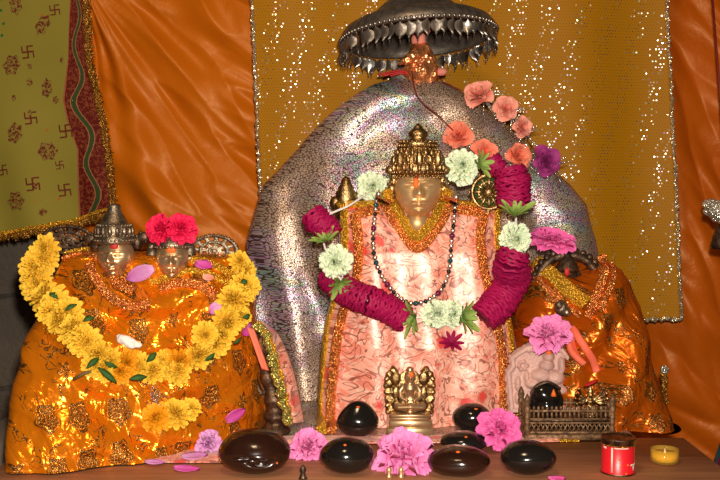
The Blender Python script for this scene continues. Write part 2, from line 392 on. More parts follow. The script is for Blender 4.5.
M_['oil'] = simple('yellow_oil', (.80, .36, .004), .08, var=.05, Alpha=.9); M_['dish'] = simple('clear_amber_plastic', (.95, .60, .08), .06, var=.05, Alpha=.20)

# ------------------------------------------------------------------ setting
def sheet_box(name, c, d, mat):
    m = MB(); m.box(c, d); o = m.build(name, mat, None, smooth=False); return tag(o, kind='structure')
sheet_box('floor', (0, -.5, -.62), (4.4, 3.6, .04), M_['concrete'])
w = MB(); P = []
for i in range(121):
    row = []
    for j in range(71):
        x = -2.2 + 4.4 * i / 120; z = -.6 + 2.2 * j / 70
        row.append(V((x, .92 + .02 * nz(x * 3, z * 4, 1) + .008 * nz(x * 14, z * 14, 3), z)))
    P.append(row)
w.grid(P); w.box((0, 1.06, .5), (4.4, .2, 2.2)); tag(w.build('wall_back', M_['stonewall']), kind='structure')

# table & plinth
t = thing('altar_table', (0, -.31, -.6), 'worn brown wooden table across the front carrying the black stones', 'table')
m = MB(); m.box((0.0, -.33, -.015), (1.30, .62, .03), bev=.003); m.build('tabletop', M_['wood'], t)
m = MB(); m.box((0.0, -.33, -.07), (1.2, .5, .08), bev=.003); m.build('apron', M_['wood'], t)
for sx in (-1, 1):
    for y in (-.56, -.10):
        m = MB(); m.box((sx * .56, y, -.355), (.05, .05, .49), bev=.004); m.build('leg', M_['wood'], t)
m = MB(); m.box((-.12, .28, -.306), (1.36, .56, .588), bev=.01)
tag(m.build('stone_plinth', M_['concrete'], None), 'grey plastered plinth behind the table under the silver cloth', 'plinth')

# ------------------------------------------------------------------ hanging cloths
def hang(left, right, top, bot, Y, wave, nu, nv):
    """cloth between px edges left(py), right(py); rows top..bot(u)"""
    P = []; U = []
    for i in range(nu + 1):
        u = i / nu; row = []; ur = []
        b = bot(u) if callable(bot) else bot
        for j in range(nv + 1):
            py = top + (b - top) * j / nv; px = left(py) + (right(py) - left(py)) * u
            p = at(px, py, Y); p.y += wave(p.x, p.z)
            row.append(p); ur.append((p.x, p.z))
        P.append(row); U.append(ur)
    return P, U
def solid(o, th): k = o.modifiers.new('thickness', 'SOLIDIFY'); k.thickness = th; k.offset = 0; return o
# orange satin left: gathered at the upper left corner, folds fan out
apx = at(85, -10, .76)
def wav_o(x, z):
    dx, dz = x - apx.x, apx.z - z + .02; a = atan2(dx, max(dz, .01)); r = sqrt(dx * dx + dz * dz)
    return (.030 * sin(a * 13 + 1.5 * nz(x * 2, z * 2, 3)) * ss(0, .35, r) * exp(-a * .9) + .010 * sin(a * 34 + 3 * nz(x * 3, z * 3, 8)) * exp(-a * 2.5)
            + .030 * nz((x - z) * 1.6, (x + z) * 5.5, 1.3) + .030 * abs(nz((x - z) * 2.2, (x + z) * 9, 5)) + .018 * abs(nz((x * .9 - z * .5) * 4, (z + x * .5) * 17, 9)) * ss(-.48, -.3, x) + .008 * nz(x * 9, z * 9, 2))
m = MB(); P, U = hang(lambda y: 45, lambda y: 300, -40, lambda u: 246 + 14 * u, .76, wav_o, 150, 150); m.grid(P, U)
tag(solid(m.build('orange_drape', M_['satin']), .002), 'bright orange satin cloth hanging behind the two small deities', 'cloth')
def wav_r(x, z):
    return (.045 * nz((x - z) * 1.8, (x * .6 + z) * 5, 4) - .045 * abs(nz((x - z) * 2, (x * .7 + z) * 8, 9)) - .020 * abs(nz((x * .5 - z) * 3, (x + z * .5) * 16, 2))
            + .018 * sin((x * .9 + z * .25) * 26 + 2.5 * nz(x * 3, z * 2, 7)))
m = MB(); P, U = hang(lambda y: 590, lambda y: 790, -40, 470, .76, wav_r, 130, 190); m.grid(P, U)
tag(solid(m.build('orange_drape', M_['satin2']), .002), 'crumpled deep orange satin cloth hanging at the right edge', 'cloth')
# mustard sequined cloth
def wav_m(x, z): return .014 * sin(x * 17 + .9 * z + 1) + .012 * nz(x * 6, z * 1.5, 3)
mu_l = lambda y: 252 + 8 * y / 180; mu_r = lambda y: 667 + 14 * max(0, y) / 316
P, U = hang(mu_l, mu_r, -60, lambda u: 318 + 2 * sin(u * 9), .63, wav_m, 160, 110)
t = thing('sequined_curtain', at(460, 318, .63), 'mustard yellow cloth dotted with tiny sequins behind the umbrella', 'curtain')
m = MB(); m.grid(P, U); solid(m.build('curtain_cloth', M_['sequin'], t), .0015)
def trim_tube(path, w, name, mat, parent, seed=1, n=None, lab=None):
    random.seed(seed); m = MB(); n = n or len(path); pts = path
    for k in range(len(pts) - 1):
        p, q = pts[k], pts[k + 1]
        c = (p + q) / 2 + V((random.uniform(-1, 1), -.4, random.uniform(-1, 1))) * w * .25
        R = Matrix.Rotation(random.uniform(-.9, .9), 3, 'X') @ Matrix.Rotation(random.uniform(-.9, .9), 3, 'Z')
        m.ball(c, (w * .62, w * .35, (q - p).length * .8 + w * .2), 8, 5, M=R)
    o = m.build(name, mat, parent)
    if lab: o['label'] = lab
    return o
for idx, (uu) in enumerate((0, -1)):
    path = [p + V((0, -.005, 0)) for p in P[uu]]; trim_tube(path, .0095, 'sequin_trim', M_['trimgold'], t, 3 + idx)
path = [P[i][-1] + V((0, -.005, 0)) for i in range(0, len(P), 1)]; trim_tube(path, .0095, 'sequin_trim', M_['trimgold'], t, 8)
# olive printed curtain
ol_r = lambda y: interp([(-40, 84), (0, 86), (60, 90), (120, 103), (170, 111), (215, 117)], y)[0]
ol_b = lambda y: interp([(-40, 70), (0, 70), (60, 68), (100, 62), (120, 66), (150, 77), (215, 77)], y)[0]
def wav_g(x, z): return .018 * sin(x * 30 + z * 8 + 1) * ss(-.1, -.5, z - .9) + .014 * nz(x * 5 + z * 3, z * 3, 2)
YG = .55
P = []; U = []; nu, nv = 60, 110
for i in range(nu + 1):
    u = i / nu; row = []; ur = []
    for j in range(nv + 1):
        f = j / nv
        if u <= .5: bx = -70; ex = None
        bot = 243 - 30 * ss(.0, 1., (u if u > .5 else u)) if True else 0
        py = -50 + (bot + 50) * f
        px = (-70 + (ol_b(py) + 70) * (u / .6)) if u <= .6 else ol_b(py) + (ol_r(py) - ol_b(py)) * (u - .6) / .4
        p = at(px, py, YG); p.y += wav_g(p.x, p.z); row.append(p)
        ur.append((p.x, p.z) if u < .6 else ((u - .6) / .4, p.z))
    P.append(row); U.append(ur)
ku = int(.6 * nu)
m = MB(); m.grid(P[:ku + 1], U[:ku + 1])
U2 = [[((i - ku) / (nu - ku), P[i][j].z) for j in range(nv + 1)] for i in range(ku, nu + 1)]
m.grid(P[ku:], U2, mi=1)
gb = m.bvh()
def decal(px, py, s, poly, mi):
    d0 = ray(px, py); hit = gb.ray_cast(CAM, d0)[0]
    if hit is None: return
    ids = []
    for (a, b) in poly:
        x, z = hit.x + a * s, hit.z + b * s
        h = gb.ray_cast(V((x, -1, z)), V((0, 1, 0)))[0]
        if h is None: return
        ids.append(m.add(h + V((0, -.0022, 0)), (x, z)))
    c = m.add(hit + V((0, -.0026, 0)), (hit.x, hit.z))
    return ids, c
def blob(px, py, w, h, rot):
    n = 22; poly = []
    for k in range(n):
        a = 2 * pi * k / n; r = 1 + .16 * sin(a * 6 + px); x, z = cos(a) * w * r, sin(a) * h * r
        poly.append((x * cos(rot) - z * sin(rot), x * sin(rot) + z * cos(rot)))
    q = decal(px, py, mpp(YG), poly, 2)
    if q:
        ids, c = q
        for k in range(n): m.face((ids[k], ids[(k + 1) % n], c), 2)
def swas(px, py, s, rot=.1):
    bars = [(-1, -.13, 1, .13), (-.13, .13, .13, 1), (-.13, -1, .13, -.13), (.13, .8, 1, 1.03), (-1, -1.03, -.13, -.8), (.8, -1, 1.03, -.13), (-1.03, .13, -.8, 1)]
    for (a, b, c_, d) in bars:
        poly = [(x * cos(rot) - z * sin(rot), x * sin(rot) + z * cos(rot)) for x, z in ((a, b), (c_, b), (c_, d), (a, d))]
        q = decal(px, py, s * mpp(YG), poly, 3)
        if q: m.face(q[0], 3)
for b_ in ((12, 65, 7.5, 10, -.4), (43, 25, 6, 10, -.5), (47, 88, 5, 9, -.1), (15, 133, 7, 10, -.2), (48, 151, 9, 9, .5), (16, 201, 9, 9, .4), (16, 5, 6, 9, 0), (14, 98, 2, 3, 0), (30, 113, 2, 3, 0), (30, 66, 2, 3, .5), (43, 212, 4, 3.5, 0), (56, 100, 3, 3.5, 0), (30, 82, 3, 4, 0), (36, 186, 2, 3, 0), (62, 60, 2, 3, 0)): blob(*b_)
for s_ in ((28, 52, 6), (31, 118, 6), (66, 131, 6.5), (33, 184, 6.5), (65, 190, 6), (55, 10, 5), (3, 170, 5), (60, 165, 4)): swas(*s_)
t = thing('printed_curtain', at(40, 243, YG), 'olive green printed cotton curtain with maroon vine border at upper left', 'curtain')
m.build('curtain_cloth', [M_['olive'], M_['border'], M_['motif'], M_['motifplain']], t, recalc=False)
def fringe(path, out, ln, name, mat, parent, step=1, seed=2, wd=.0028):
    random.seed(seed); m = MB()
    for k in range(0, len(path) - 1, step):
        p = path[k]; o_ = out(k); L = ln * random.uniform(.75, 1.1); q = p + o_ * L + V((random.uniform(-.2, .2), random.uniform(-.15, .15), random.uniform(-.2, .2))) * L
        m.tube([p, (p + q) / 2 + V((0, -.002, 0)), q], [wd, wd * 1.2, wd * .5], 5)
    return m.build(name, mat, parent)
def dens(path, n): return [V(p) for p in spline([tuple(p) for p in path], n)]
bp = dens([P[i][-1] for i in range(0, nu + 1, 4)], 190)
fringe([p + V((0, -.004, .004)) for p in bp], lambda k: V((0.1, 0, -1)), .018, 'gold_fringe', M_['golddark'], t, seed=4)
trim_tube([p + V((0, -.006, .010)) for p in bp], .009, 'gold_braid', M_['gold'], t, 5)
rp = dens([P[-1][j] for j in range(0, nv + 1, 5)], 230)
fringe([p + V((-.004, -.004, 0)) for p in rp], lambda k: V((1, 0, -.5)), .017, 'gold_fringe', M_['golddark'], t, seed=6)
trim_tube([p + V((-.004, -.006, 0)) for p in rp], .008, 'gold_braid', M_['golddark'], t, 7)

# ------------------------------------------------------------------ draped bodies
def body(secs, fold, n=200, rows=110, pw=2.5, post=None, rim=.03):
    """secs: (py, xl, xr, yc, halfdepth, slope). Returns MB (closed loft)."""
    m = MB(); P = []; U = []
    p0, p1 = secs[0][0], secs[-1][0]
    R = []
    for j in range(rows + 1):
        f = j / rows; py = p0 + (p1 - p0) * f
        xl, xr, yc, hd, sl = interp(secs, py); R.append((py, xl, xr, yc, hd, sl))
    for i in range(n):
        row = []; ur = []; t_ = 2 * pi * i / n
        for j, (py, xl, xr, yc, hd, sl) in enumerate(R):
            c = at((xl + xr) / 2, py, yc); z = c.z; a = (xr - xl) / 2 * mpp(yc)
            ct, st = cos(t_), sin(t_)
            x = a * math.copysign(abs(ct) ** (2 / pw), ct); y = -hd * math.copysign(abs(st) ** (2 / pw), st)
            p = V((c.x + x, yc + sl * x + y, max(z, .002)))
            nn = V((x / (a * a), y / (hd * hd), 0)).normalized()
            p += nn * fold(p.x, p.z, t_) * (.3 + .7 * abs(st))
            if post: p = post(p)
            row.append(p)
        # metric uv from front, unrolled
        for j, p in enumerate(row): ur.append((p.x * 1.0 + (0 if sin(t_) > -.2 else 1.7) + (p.y * .8), p.z))
        P.append(row); U.append(ur)
    b = m.grid(P, U, cu=True); nv = rows + 1
    # rounded top cap
    top = [P[i][0] for i in range(n)]; cen = sum(top, V()) / n; last = [b + i * nv for i in range(n)]
    for k, (sc, dz) in enumerate(((.93, rim * .45), (.8, rim * .8), (.6, rim), (.3, rim * 1.05))):
        cur = []
        for i in range(n):
            q = cen + (top[i] - cen) * sc; q.z = top[i].z + (dz if post is None else dz * .5); cur.append(m.add(q, (q.x, q.z + q.y)))
        for i in range(n): m.face((last[i], last[(i + 1) % n], cur[(i + 1) % n], cur[i]))
        last = cur
    m.face(last); m.face([b + i * nv + rows for i in range(n)][::-1])
    return m
BV = {}
def hit(px, py, who, fb=None):
    for w_ in (who if isinstance(who, (tuple, list)) else [who]):
        h = BV[w_].ray_cast(CAM, ray(px, py))
        if h[0] is not None:
            nn = h[1]
            if nn.dot(ray(px, py)) > 0: nn = -nn
            return h[0], nn
    return (at(px, py, fb), V((0, -1, .15)).normalized()) if fb is not None else (None, None)
def spath(pts, n, who, lift=0, fb=0.0):
    out = []
    for p in spline(pts, n):
        q, nn = hit(p[0], p[1], who, fb); out.append([q + nn * lift, nn])
    for _ in range(2):   # smooth depth
        for k in range(1, len(out) - 1):
            out[k][0] = out[k][0] * .5 + (out[k - 1][0] + out[k + 1][0]) * .25; out[k][1] = (out[k][1] + out[k - 1][1] + out[k + 1][1]).normalized()
    return out
def ribbon(pts, width, who, name, mat, parent, n=90, lift=.004, fb=0.0, pleat=0, pf=3, nw=8, edge=.0, lab=None, waver=0, mi_fn=None, skew=0):
    sp = spath(pts, n, who, 0, fb); P = []; U = []; L = 0
    for k, (p, nn) in enumerate(sp):
        tg = (sp[min(k + 1, n - 1)][0] - sp[max(k - 1, 0)][0]).normalized(); sd = nn.cross(tg).normalized()
        if k: L += (p - sp[k - 1][0]).length
        wd = (width if not callable(width) else width(k / (n - 1))) * (1 + waver * nz(k * .35, 3, 1)); row = []; ur = []
        prof = [(-1, -.006), (-1, lift * .6)] + [(-1 + 2 * q / nw, lift * (1 + .25 * sin(pi * q / nw))) for q in range(nw + 1)] + [(1, lift * .6), (1, -.006)]
        for (s_, h_) in prof:
            hh = h_ + (pleat * (.5 + .5 * (sin(k * 2 * pi / pf))) * (abs(s_ * .5 + .5)) if h_ > 0 else 0) + (pleat * .6 * nz(k * .7, s_ * 2, 4) if h_ > 0 else 0)
            row.append(p + sd * (s_ * wd / 2 + skew * wd) + nn * hh); ur.append((s_ * wd / 2 + (0 if abs(s_) < 1 else 0), L))
        P.append(row); U.append(ur)
    m = MB(); m.grid(P, U); m.face([k for k in range(len(P[0]))]); o = m.build(name, mat, parent)
    if lab: o['label'] = lab
    return o, sp
# silver holographic cloth mound
def f_sil(x, z, t_):
    a = atan2(x - .12, 1.02 - z); r = sqrt((x - .12) ** 2 + (1.02 - z) ** 2)
    w = nz(x * 3, z * 3, 1); up_ = ss(.35, .6, z)
    q = .020 * nz(x * 3.5, z * 5 + x * 4, 2) + .014 * sin((z - .45 * x) * 30 + 3.5 * w) * up_ - .030 * abs(nz((z + .2 * x) * 7, x * 1.6 + 3, 8)) * up_
    q += (.016 * sin((x + .25 * z) * 42 + 3 * w) - .020 * abs(nz(x * 9, z * 1.8, 6))) * (1 - up_) + .006 * nz(x * 14, z * 14, 4) + .012
    return q
SEC = [(80, 390, 426, .43, .03, 0), (84, 374, 446, .43, .04, 0), (93, 359, 462, .43, .05, 0), (110, 338, 486, .43, .065, 0), (140, 306, 519, .43, .08, 0), (160, 288, 541, .43, .09, 0), (185, 266, 570, .43, .10, 0), (205, 259, 586, .43, .105, 0), (240, 244, 595, .43, .105, 0), (300, 239, 598, .43, .105, 0), (360, 240, 600, .43, .105, 0), (402, 242, 602, .43, .11, 0)]
mb = body(SEC, f_sil, 240, 150, 2.4); BV['silver'] = mb.bvh()
tag(mb.build('silver_cloth', M_['holo']), 'silver holographic cloth draped in a tall mound behind the central deity', 'cloth')
P = []; U = []
for i in range(150):
    row = []; ur = []
    for j in range(70):
        x = -.42 + .97 * i / 149; y = -.020 + .565 * j / 69; z = .001 + .008 * max(0, nz(x * 16, y * 22, 1)) * ss(-.02, .03, y)
        row.append(V((x, y, z))); ur.append((x, y))
    P.append(row); U.append(ur)
m = MB(); m.grid(P, U); b = len(m.v)
# main murti
YM = .19
def f_main(x, z, t_):
    return (.006 * sin(x * 58 + 1.5 * nz(x * 4, z * 3, 1)) + .004 * nz(x * 14, z * 7, 2)) * ss(.52, .25, z) + .003 * nz(x * 20, z * 15, 4)
SECM = [(204, 342, 498, YM + .02, .07, 0), (216, 340, 500, YM + .01, .085, 0), (250, 338, 503, YM, .10, 0), (290, 334, 506, YM, .112, 0), (340, 323, 514, YM - .01, .12, 0), (400, 319, 519, YM - .01, .125, 0), (432, 317, 521, YM - .01, .13, 0)]
mm = body(SECM, f_main, 220, 120, 3.2, rim=.006); BV['main'] = mm.bvh()
solid(tag(m.build('altar_cloth', M_['holo']), 'silver scaly cloth spread flat over the plinth beneath the statues', 'cloth'), .0015)
# pink cloth on the table
m = MB(); P = []; U = []
for i in range(121):
    px = 92 + (560 - 92) * i / 120; row = []; ur = []
    fr = ground(px, interp([(92, 466), (110, 464), (225, 464), (262, 446), (300, 445), (500, 444), (560, 443)], px)[0])
    for j in range(41):
        v = j / 40; bx = fr.x + (fr.x * .12) * v; y = fr.y + (-.026 - fr.y) * v; x = fr.x * (2 + y) / (2 + fr.y)
        z = .0035 + .004 * (.5 + nz(x * 20, y * 20, 2)) * ss(0, .2, v)
        if v < .05: z = .003
        row.append(V((x, y, z))); ur.append((x, y))
    P.append(row); U.append(ur)
m.grid(P, U); tag(solid(m.build('pink_cloth', M_['pink']), .002), 'pink floral cloth lying flat on the table under the stones and idols', 'cloth')

# ------------------------------------------------------------------ faces
def face_mb(c, w, d, h, yaw=0):
    a, b, cc = w / 2, d / 2, h / 2; m = MB(); R = Matrix.Rotation(yaw, 3, 'Z')
    def fn(p):
        x, z = p.x / a, p.z / cc; fr = ss(.05, -.5, p.y / b)
        q = V(p); q.x *= 1 - .20 * ss(-.1, -1, z)
        q.y *= 1 - .12 * fr
        D = 0
        nb = ss(.42, -.10, z) * ss(-.26, -.16, z)
        D += .34 * nb * g(x, .085 + .09 * ss(.2, -.15, z)) * ss(.5, -.1, z)
        D += .10 * (g(x - .14, .06) + g(x + .14, .06)) * g(z + .13, .06)
        for s_ in (-1, 1):
            ex = x - s_ * .38
            D -= .13 * g(ex, .22) * g(z - .12, .13)
            D += .13 * g(ex, .17) * g(z - .10, .075)
            D -= .05 * g(ex, .20) * g(z - .035 + .10 * ex * ex, .016)
            D -= .04 * g(ex, .22) * g(z - .19 + .3 * ex * ex, .014)
            D += .07 * g(ex, .26) * g(z - .29 + .5 * ex * ex, .035)
            D += .08 * g(x - s_ * .42, .25) * g(z + .22, .25)
        D += .14 * g(x, .20) * g(z + .40 - .25 * abs(x) * .3, .040) + .15 * g(x, .16) * g(z + .51, .045)
        D -= .10 * g(x, .24) * g(z + .455, .016) - .04 * g(x, .05) * g(z + .3, .05) * -1
        D += .13 * g(x, .25) * g(z + .78, .14) - .05 * g(x, .3) * g(z + .62, .05)
        q.y -= D * b * fr; return q
    m.ball((0, 0, 0), (a, b, cc), 120, 96, fn=fn)
    return m, Matrix.Translation(V(c)) @ R.to_4x4()
def place(m, M): k = MB(); k.merge(m, M); return k
def beadring(m, c, rx, ry, z, r, n, a0=0, a1=2 * pi, sq=1):
    for k in range(n):
        a = a0 + (a1 - a0) * k / n; m.ball((c[0] + rx * cos(a), c[1] + ry * sin(a), z), (r, r, r * sq), 8, 6)
# --- central deity
base = V((at(418, 437, YM).x, YM, .001))
t = thing('deity_statue', base, 'central brass faced deity statue in a pink floral robe and tall jewelled crown', 'statue')
mm.build('robe', M_['pink'], t)
s = mpp(.10); hc = at(418, 190, .105)
fm, M = face_mb(hc, 47 * s, .095, 56 * s); k = place(fm, M)
k.tube([hc + V((0, .01, -.045)), hc + V((0, .02, -.09))], [.020, .032], 20); face_o = k.build('face', M_['brass'], t)
cr = MB(); cx, cy, cz = hc.x, hc.y, hc.z
pz = lambda y: (190 - y) * s
prof = [(r_ * s, pz(y_)) for r_, y_ in ((21, 177), (25, 174), (26.5, 170), (26, 166), (24.5, 163), (25, 160), (23.5, 156), (20, 151), (17, 149), (16, 148.3), (19, 147.5), (20, 144), (18.5, 141.5), (12, 140.5), (8, 139), (8, 137.5), (10, 135.5), (10, 132.5), (6.5, 129.5), (4.5, 128), (4.5, 127), (2, 124.5), (.5, 123.5))]
cr.lathe(prof, 64, Matrix.Translation((cx, cy + .005, cz)) @ Matrix.Scale(.95, 4, V((0, 1, 0))))
for yy, rr, nb in ((172.5, 27, 40), (164, 26, 38), (149.5, 19, 26), (146, 20.5, 30), (157, 25, 32), (142, 19.5, 26)):
    beadring(cr, (cx, cy + .005), rr * s, rr * s * .95, cz + pz(yy), .0031, nb)
for k in range(13):
    a = -pi / 2 + (k - 6) * .30
    for (yy, rr, sz) in ((168, 26.5, .009), (160.5, 25, .009), (153.5, 22, .0075)):
        cr.ball((cx + rr * s * cos(a + (.15 if yy == 160.5 else 0)), cy + .005 + rr * s * .95 * sin(a + (.15 if yy == 160.5 else 0)), cz + pz(yy)), (sz * .6, sz * .6, sz), 10, 8)
for k in range(3):
    a = -pi / 2 + (k - 1) * .8; cr.ball((cx + 26 * s * cos(a), cy + .003 + 25 * s * sin(a), cz + pz(160)), (.008, .006, .016), 12, 8)
for k in range(40):
    a = -pi + k / 39 * pi; cr.ball((cx + (26 - 0) * s * cos(a), cy + .004 + 24 * s * sin(a), cz + pz(176 + 1.5 * (k % 2))), .0026, 7, 5)
cr.build('crown', M_['brass_old'], t)
for sx in (-1, 1):       # ear ornaments
    e = MB(); c0 = hc + V((sx * .051, .006, .010))
    e.ball(c0 + V((0, 0, .012)), (.009, .014, .018), 14, 10); e.ball(c0 + V((sx * .004, -.004, -.008)), (.010, .007, .011), 12, 8)
    e.ball(c0 + V((sx * .006, 0, .032)), (.012, .010, .010), 12, 8); e.ball(c0 + V((sx * .004, -.004, -.024)), .006, 10, 7)
    for k in range(8): e.ball(c0 + V((sx * .004 + .012 * cos(k * pi / 4), -.010, -.006 + .013 * sin(k * pi / 4))), .0028, 7, 5)
    e.build('ear_ornament', M_['brass_old'], t)
def patch(m, px, py, w, h, who_bvh, th=.003):
    h0 = who_bvh.ray_cast(CAM, ray(px, py))
    if h0[0] is None: return
    m.ball(h0[0], (w, th, h), 14, 10)
fb_ = place(fm, M).bvh()
k = MB(); patch(k, 416, 183, .006, .011, fb_, .004); o = k.build('forehead_mark', M_['tilak'], face_o); o['label'] = 'orange paste mark'
k = MB(); patch(k, 416.5, 177, .0035, .008, fb_, .007); o = k.build('forehead_mark', M_['tilakred'], face_o); o['label'] = 'red paste mark'
# shoulder attributes: left conical finial, right pierced wheel
c0 = at(346, 205, .19)
k = MB(); k.lathe([(.026, -.03), (.030, -.01), (.030, .004), (.024, .010), (.027, .014), (.022, .022), (.024, .026), (.017, .034), (.018, .038), (.012, .046), (.010, .056), (.004, .062), (.001, .064)], 36, Matrix.Translation(c0))
k.ball(c0 + V((-.022, -.005, .004)), (.014, .014, .016), 14, 10); o = k.build('conch_ornament', M_['brass_old'], t)
c1 = at(489, 192, .14); k = MB(); R = .036
rg = [c1 + V((R * cos(a * pi / 24), 0, R * sin(a * pi / 24))) for a in range(49)]; k.tube(rg, .0045, 10, cap=False)
rg = [c1 + V((R * .62 * cos(a * pi / 24), 0, R * .62 * sin(a * pi / 24))) for a in range(49)]; k.tube(rg, .0022, 8, cap=False)
for q in range(12):
    a = q * pi / 6; d = V((cos(a), 0, sin(a))); k.tube([c1 + d * .008, c1 + d * .022, c1 + d * .034], [.0022, .0045, .0018], 8)
    k.ball(c1 + d * (R + .006), .0035, 8, 6)
k.ball(c1, (.010, .006, .010), 14, 10); k.tube([c1 + V((0, .0, -R)), c1 + V((-.01, .02, -R - .05))], .006, 8); k.build('wheel_ornament', M_['brass_old'], t)
k = MB(); k.lathe([(.0, -.001), (.030, -.001), (.030, .001), (0, .001)], 32, Matrix.Translation(c1 + V((0, .004, 0))) @ Matrix.Rotation(pi / 2, 4, 'X')); o = k.build('wheel_backing', M_['leafgreen'], t); o['label'] = 'dark green backing disc'
# trims
ribbon([(339, 205), (362, 204), (384, 203), (394, 202)], 9 * s, 'main', 'gold_border', M_['gold'], t, 60, fb=.14)
ribbon([(444, 200), (465, 203), (482, 205), (501, 208)], 9 * s, 'main', 'gold_border', M_['gold'], t, 60, fb=.14)
ribbon([(344, 206), (345, 225), (345, 245), (344, 265), (341, 282), (335, 300), (328, 325), (324, 360), (321, 400), (321, 434)], 10 * s, 'main', 'gold_border', M_['gold'], t, 160, waver=.2)
ribbon([(497, 208), (497, 235), (499, 262), (502, 290), (508, 320), (512, 350), (515, 390), (516, 434)], 8 * s, 'main', 'gold_border', M_['gold'], t, 160, waver=.2)
ribbon([(355, 213), (358, 235), (359, 260), (355, 285), (346, 305), (339, 330), (334, 365), (331, 400), (331, 434)], 11 * s, 'main', 'gathered_fringe', M_['goldred'], t, 200, pleat=.004, pf=4, lift=.003)
ribbon([(484, 213), (480, 235), (482, 262), (488, 290), (495, 320), (501, 350), (503, 390), (504, 434)], 10 * s, 'main', 'gathered_fringe', M_['goldred'], t, 200, pleat=.004, pf=4, lift=.003)
ribbon([(356, 214), (380, 210)], 12 * s, 'main', 'gathered_fringe', M_['goldred'], t, 50, pleat=.004, pf=4, lift=.003)
ribbon([(452, 208), (482, 214)], 12 * s, 'main', 'gathered_fringe', M_['goldred'], t, 60, pleat=.004, pf=4, lift=.003)
ribbon([(384, 200), (392, 215), (404, 232), (417, 247), (430, 235), (443, 216), (451, 198)], 13 * s, 'main', 'gathered_fringe', M_['goldred'], t, 150, pleat=.005, pf=4, lift=.004)
ribbon([(386, 190), (393, 206), (404, 222), (417, 238), (430, 224), (441, 207), (449, 190)], 10 * s, 'main', 'gold_collar', M_['gold'], t, 130, lift=.009, fb=.10)

# ------------------------------------------------------------------ flowers (built facing +Z, unit radius)
def petal(m, M, L, W, cup, ruf, ph, nu=5, nv=5, notch=0, tipw=.55, curl=0):
    P = []; U = []
    for j in range(nv + 1):
        v = j / nv; w_ = W * (sin(pi * min(1, v * .5 / tipw)) ** .7 if v < tipw else cos((v - tipw) / (1 - tipw) * pi / 2 * .86) ** .6)
        row = []; ur = []
        for i in range(nu + 1):
            u = i / nu * 2 - 1
            z = cup * (v ** 1.5) * L - curl * L * max(0, v - .6) ** 2 * 4 + .35 * W * u * u * (1 - v * .4) + ruf * W * v * v * sin(u * 7 + ph) * .5
            row.append(M @ V((u * w_, v * L * (1 - .08 * notch * abs(sin(u * 6 + ph))), z))); ur.append((i / nu, v))
        P.append(row); U.append(ur)
    m.grid(P, U)
def bloom(layers, seed=1, core=True):
    """layers: (count, tilt(0 flat..pi/2 upright), base radius, z, L, W, cup, ruf, curl)"""
    random.seed(seed); m = MB()
    for (n, tilt, br, z, L, W, cup, ruf, curl) in layers:
        o = random.uniform(0, 6)
        for k in range(n):
            a = o + 2 * pi * k / n + random.uniform(-.2, .2) * 2 * pi / n
            M = Matrix.Translation((0, 0, z + random.uniform(-.02, .02))) @ Matrix.Rotation(a, 4, 'Z') @ Matrix.Translation((0, br, 0)) @ Matrix.Rotation(tilt + random.uniform(-.14, .14), 4, 'X') @ Matrix.Rotation(random.uniform(-.2, .2), 4, 'Y')
            q = random.uniform(.86, 1.12); petal(m, M, L * q, W * q, cup, ruf, random.uniform(0, 6), curl=curl)
    return m
def f_marigold(seed): return bloom([(15, .05, .15, -.25, .88, .22, .05, .8, .15), (15, .30, .12, -.12, .82, .21, .05, .8, .1), (14, .6, .1, 0, .74, .19, .05, .8, .1), (12, .9, .08, .08, .62, .17, .02, .8, .1), (9, 1.15, .05, .15, .5, .15, 0, .8, .1), (6, 1.35, .02, .2, .4, .12, 0, .6, 0)], seed)
def f_pom(seed): return bloom([(14, -.3, .12, -.25, .9, .26, .05, 1.3, .1), (15, .0, .12, -.15, .88, .26, .05, 1.4, .1), (14, .30, .12, -.02, .82, .25, .05, 1.4, .1), (13, .62, .1, .06, .72, .22, .05, 1.3, .1), (11, .95, .08, .12, .58, .2, .02, 1.2, .1), (8, 1.25, .03, .18, .45, .16, 0, 1, 0)], seed)
def f_rose(seed): return bloom([(5, .35, .10, -.25, .92, .55, .15, .25, .45), (5, .65, .10, -.18, .85, .5, .12, .25, .35), (5, .98, .12, -.12, .72, .42, .0, .2, .25), (4, 1.2, .10, -.05, .62, .34, -.1, .2, .1), (3, 1.4, .05, 0, .55, .24, -.15, .1, 0)], seed)
def f_peony(seed): return bloom([(9, .05, .08, -.3, 1.0, .40, .10, .7, .35), (9, .3, .08, -.2, .95, .38, .1, .8, .3), (9, .55, .08, -.1, .85, .34, .1, .8, .25), (8, .8, .08, 0, .72, .3, .05, .8, .2), (7, 1.05, .07, .05, .6, .26, .0, .8, .1), (6, 1.3, .04, .1, .46, .2, 0, .6, 0)], seed)
def f_star(seed): return bloom([(9, .55, .05, 0, 1.0, .15, .1, .1, .1), (6, .95, .03, 0, .8, .12, .05, .1, 0)], seed)
PRO = {}
def proto(kind, mat, var):
    key = (kind, mat, var)
    if key not in PRO: PRO[key] = {'marigold': f_marigold, 'pom': f_pom, 'rose': f_rose, 'peony': f_peony, 'star': f_star}[kind](11 + var * 7).mesh(kind + '_flower', M_[mat], V(), True, False)
    return PRO[key]
def flower(name, kind, mat, var, pos, nrm, r, parent=None, spin=None):
    random.seed(int(abs(pos.x) * 9999 + abs(pos.z) * 777))
    q = V(nrm).normalized().to_track_quat('Z', 'Y') @ Matrix.Rotation(random.uniform(0, 6) if spin is None else spin, 3, 'Z').to_quaternion()
    o = link(name, proto(kind, mat, var), pos, parent, q); o.scale = (r, r, r); return o
def mesh_sx(o): return o
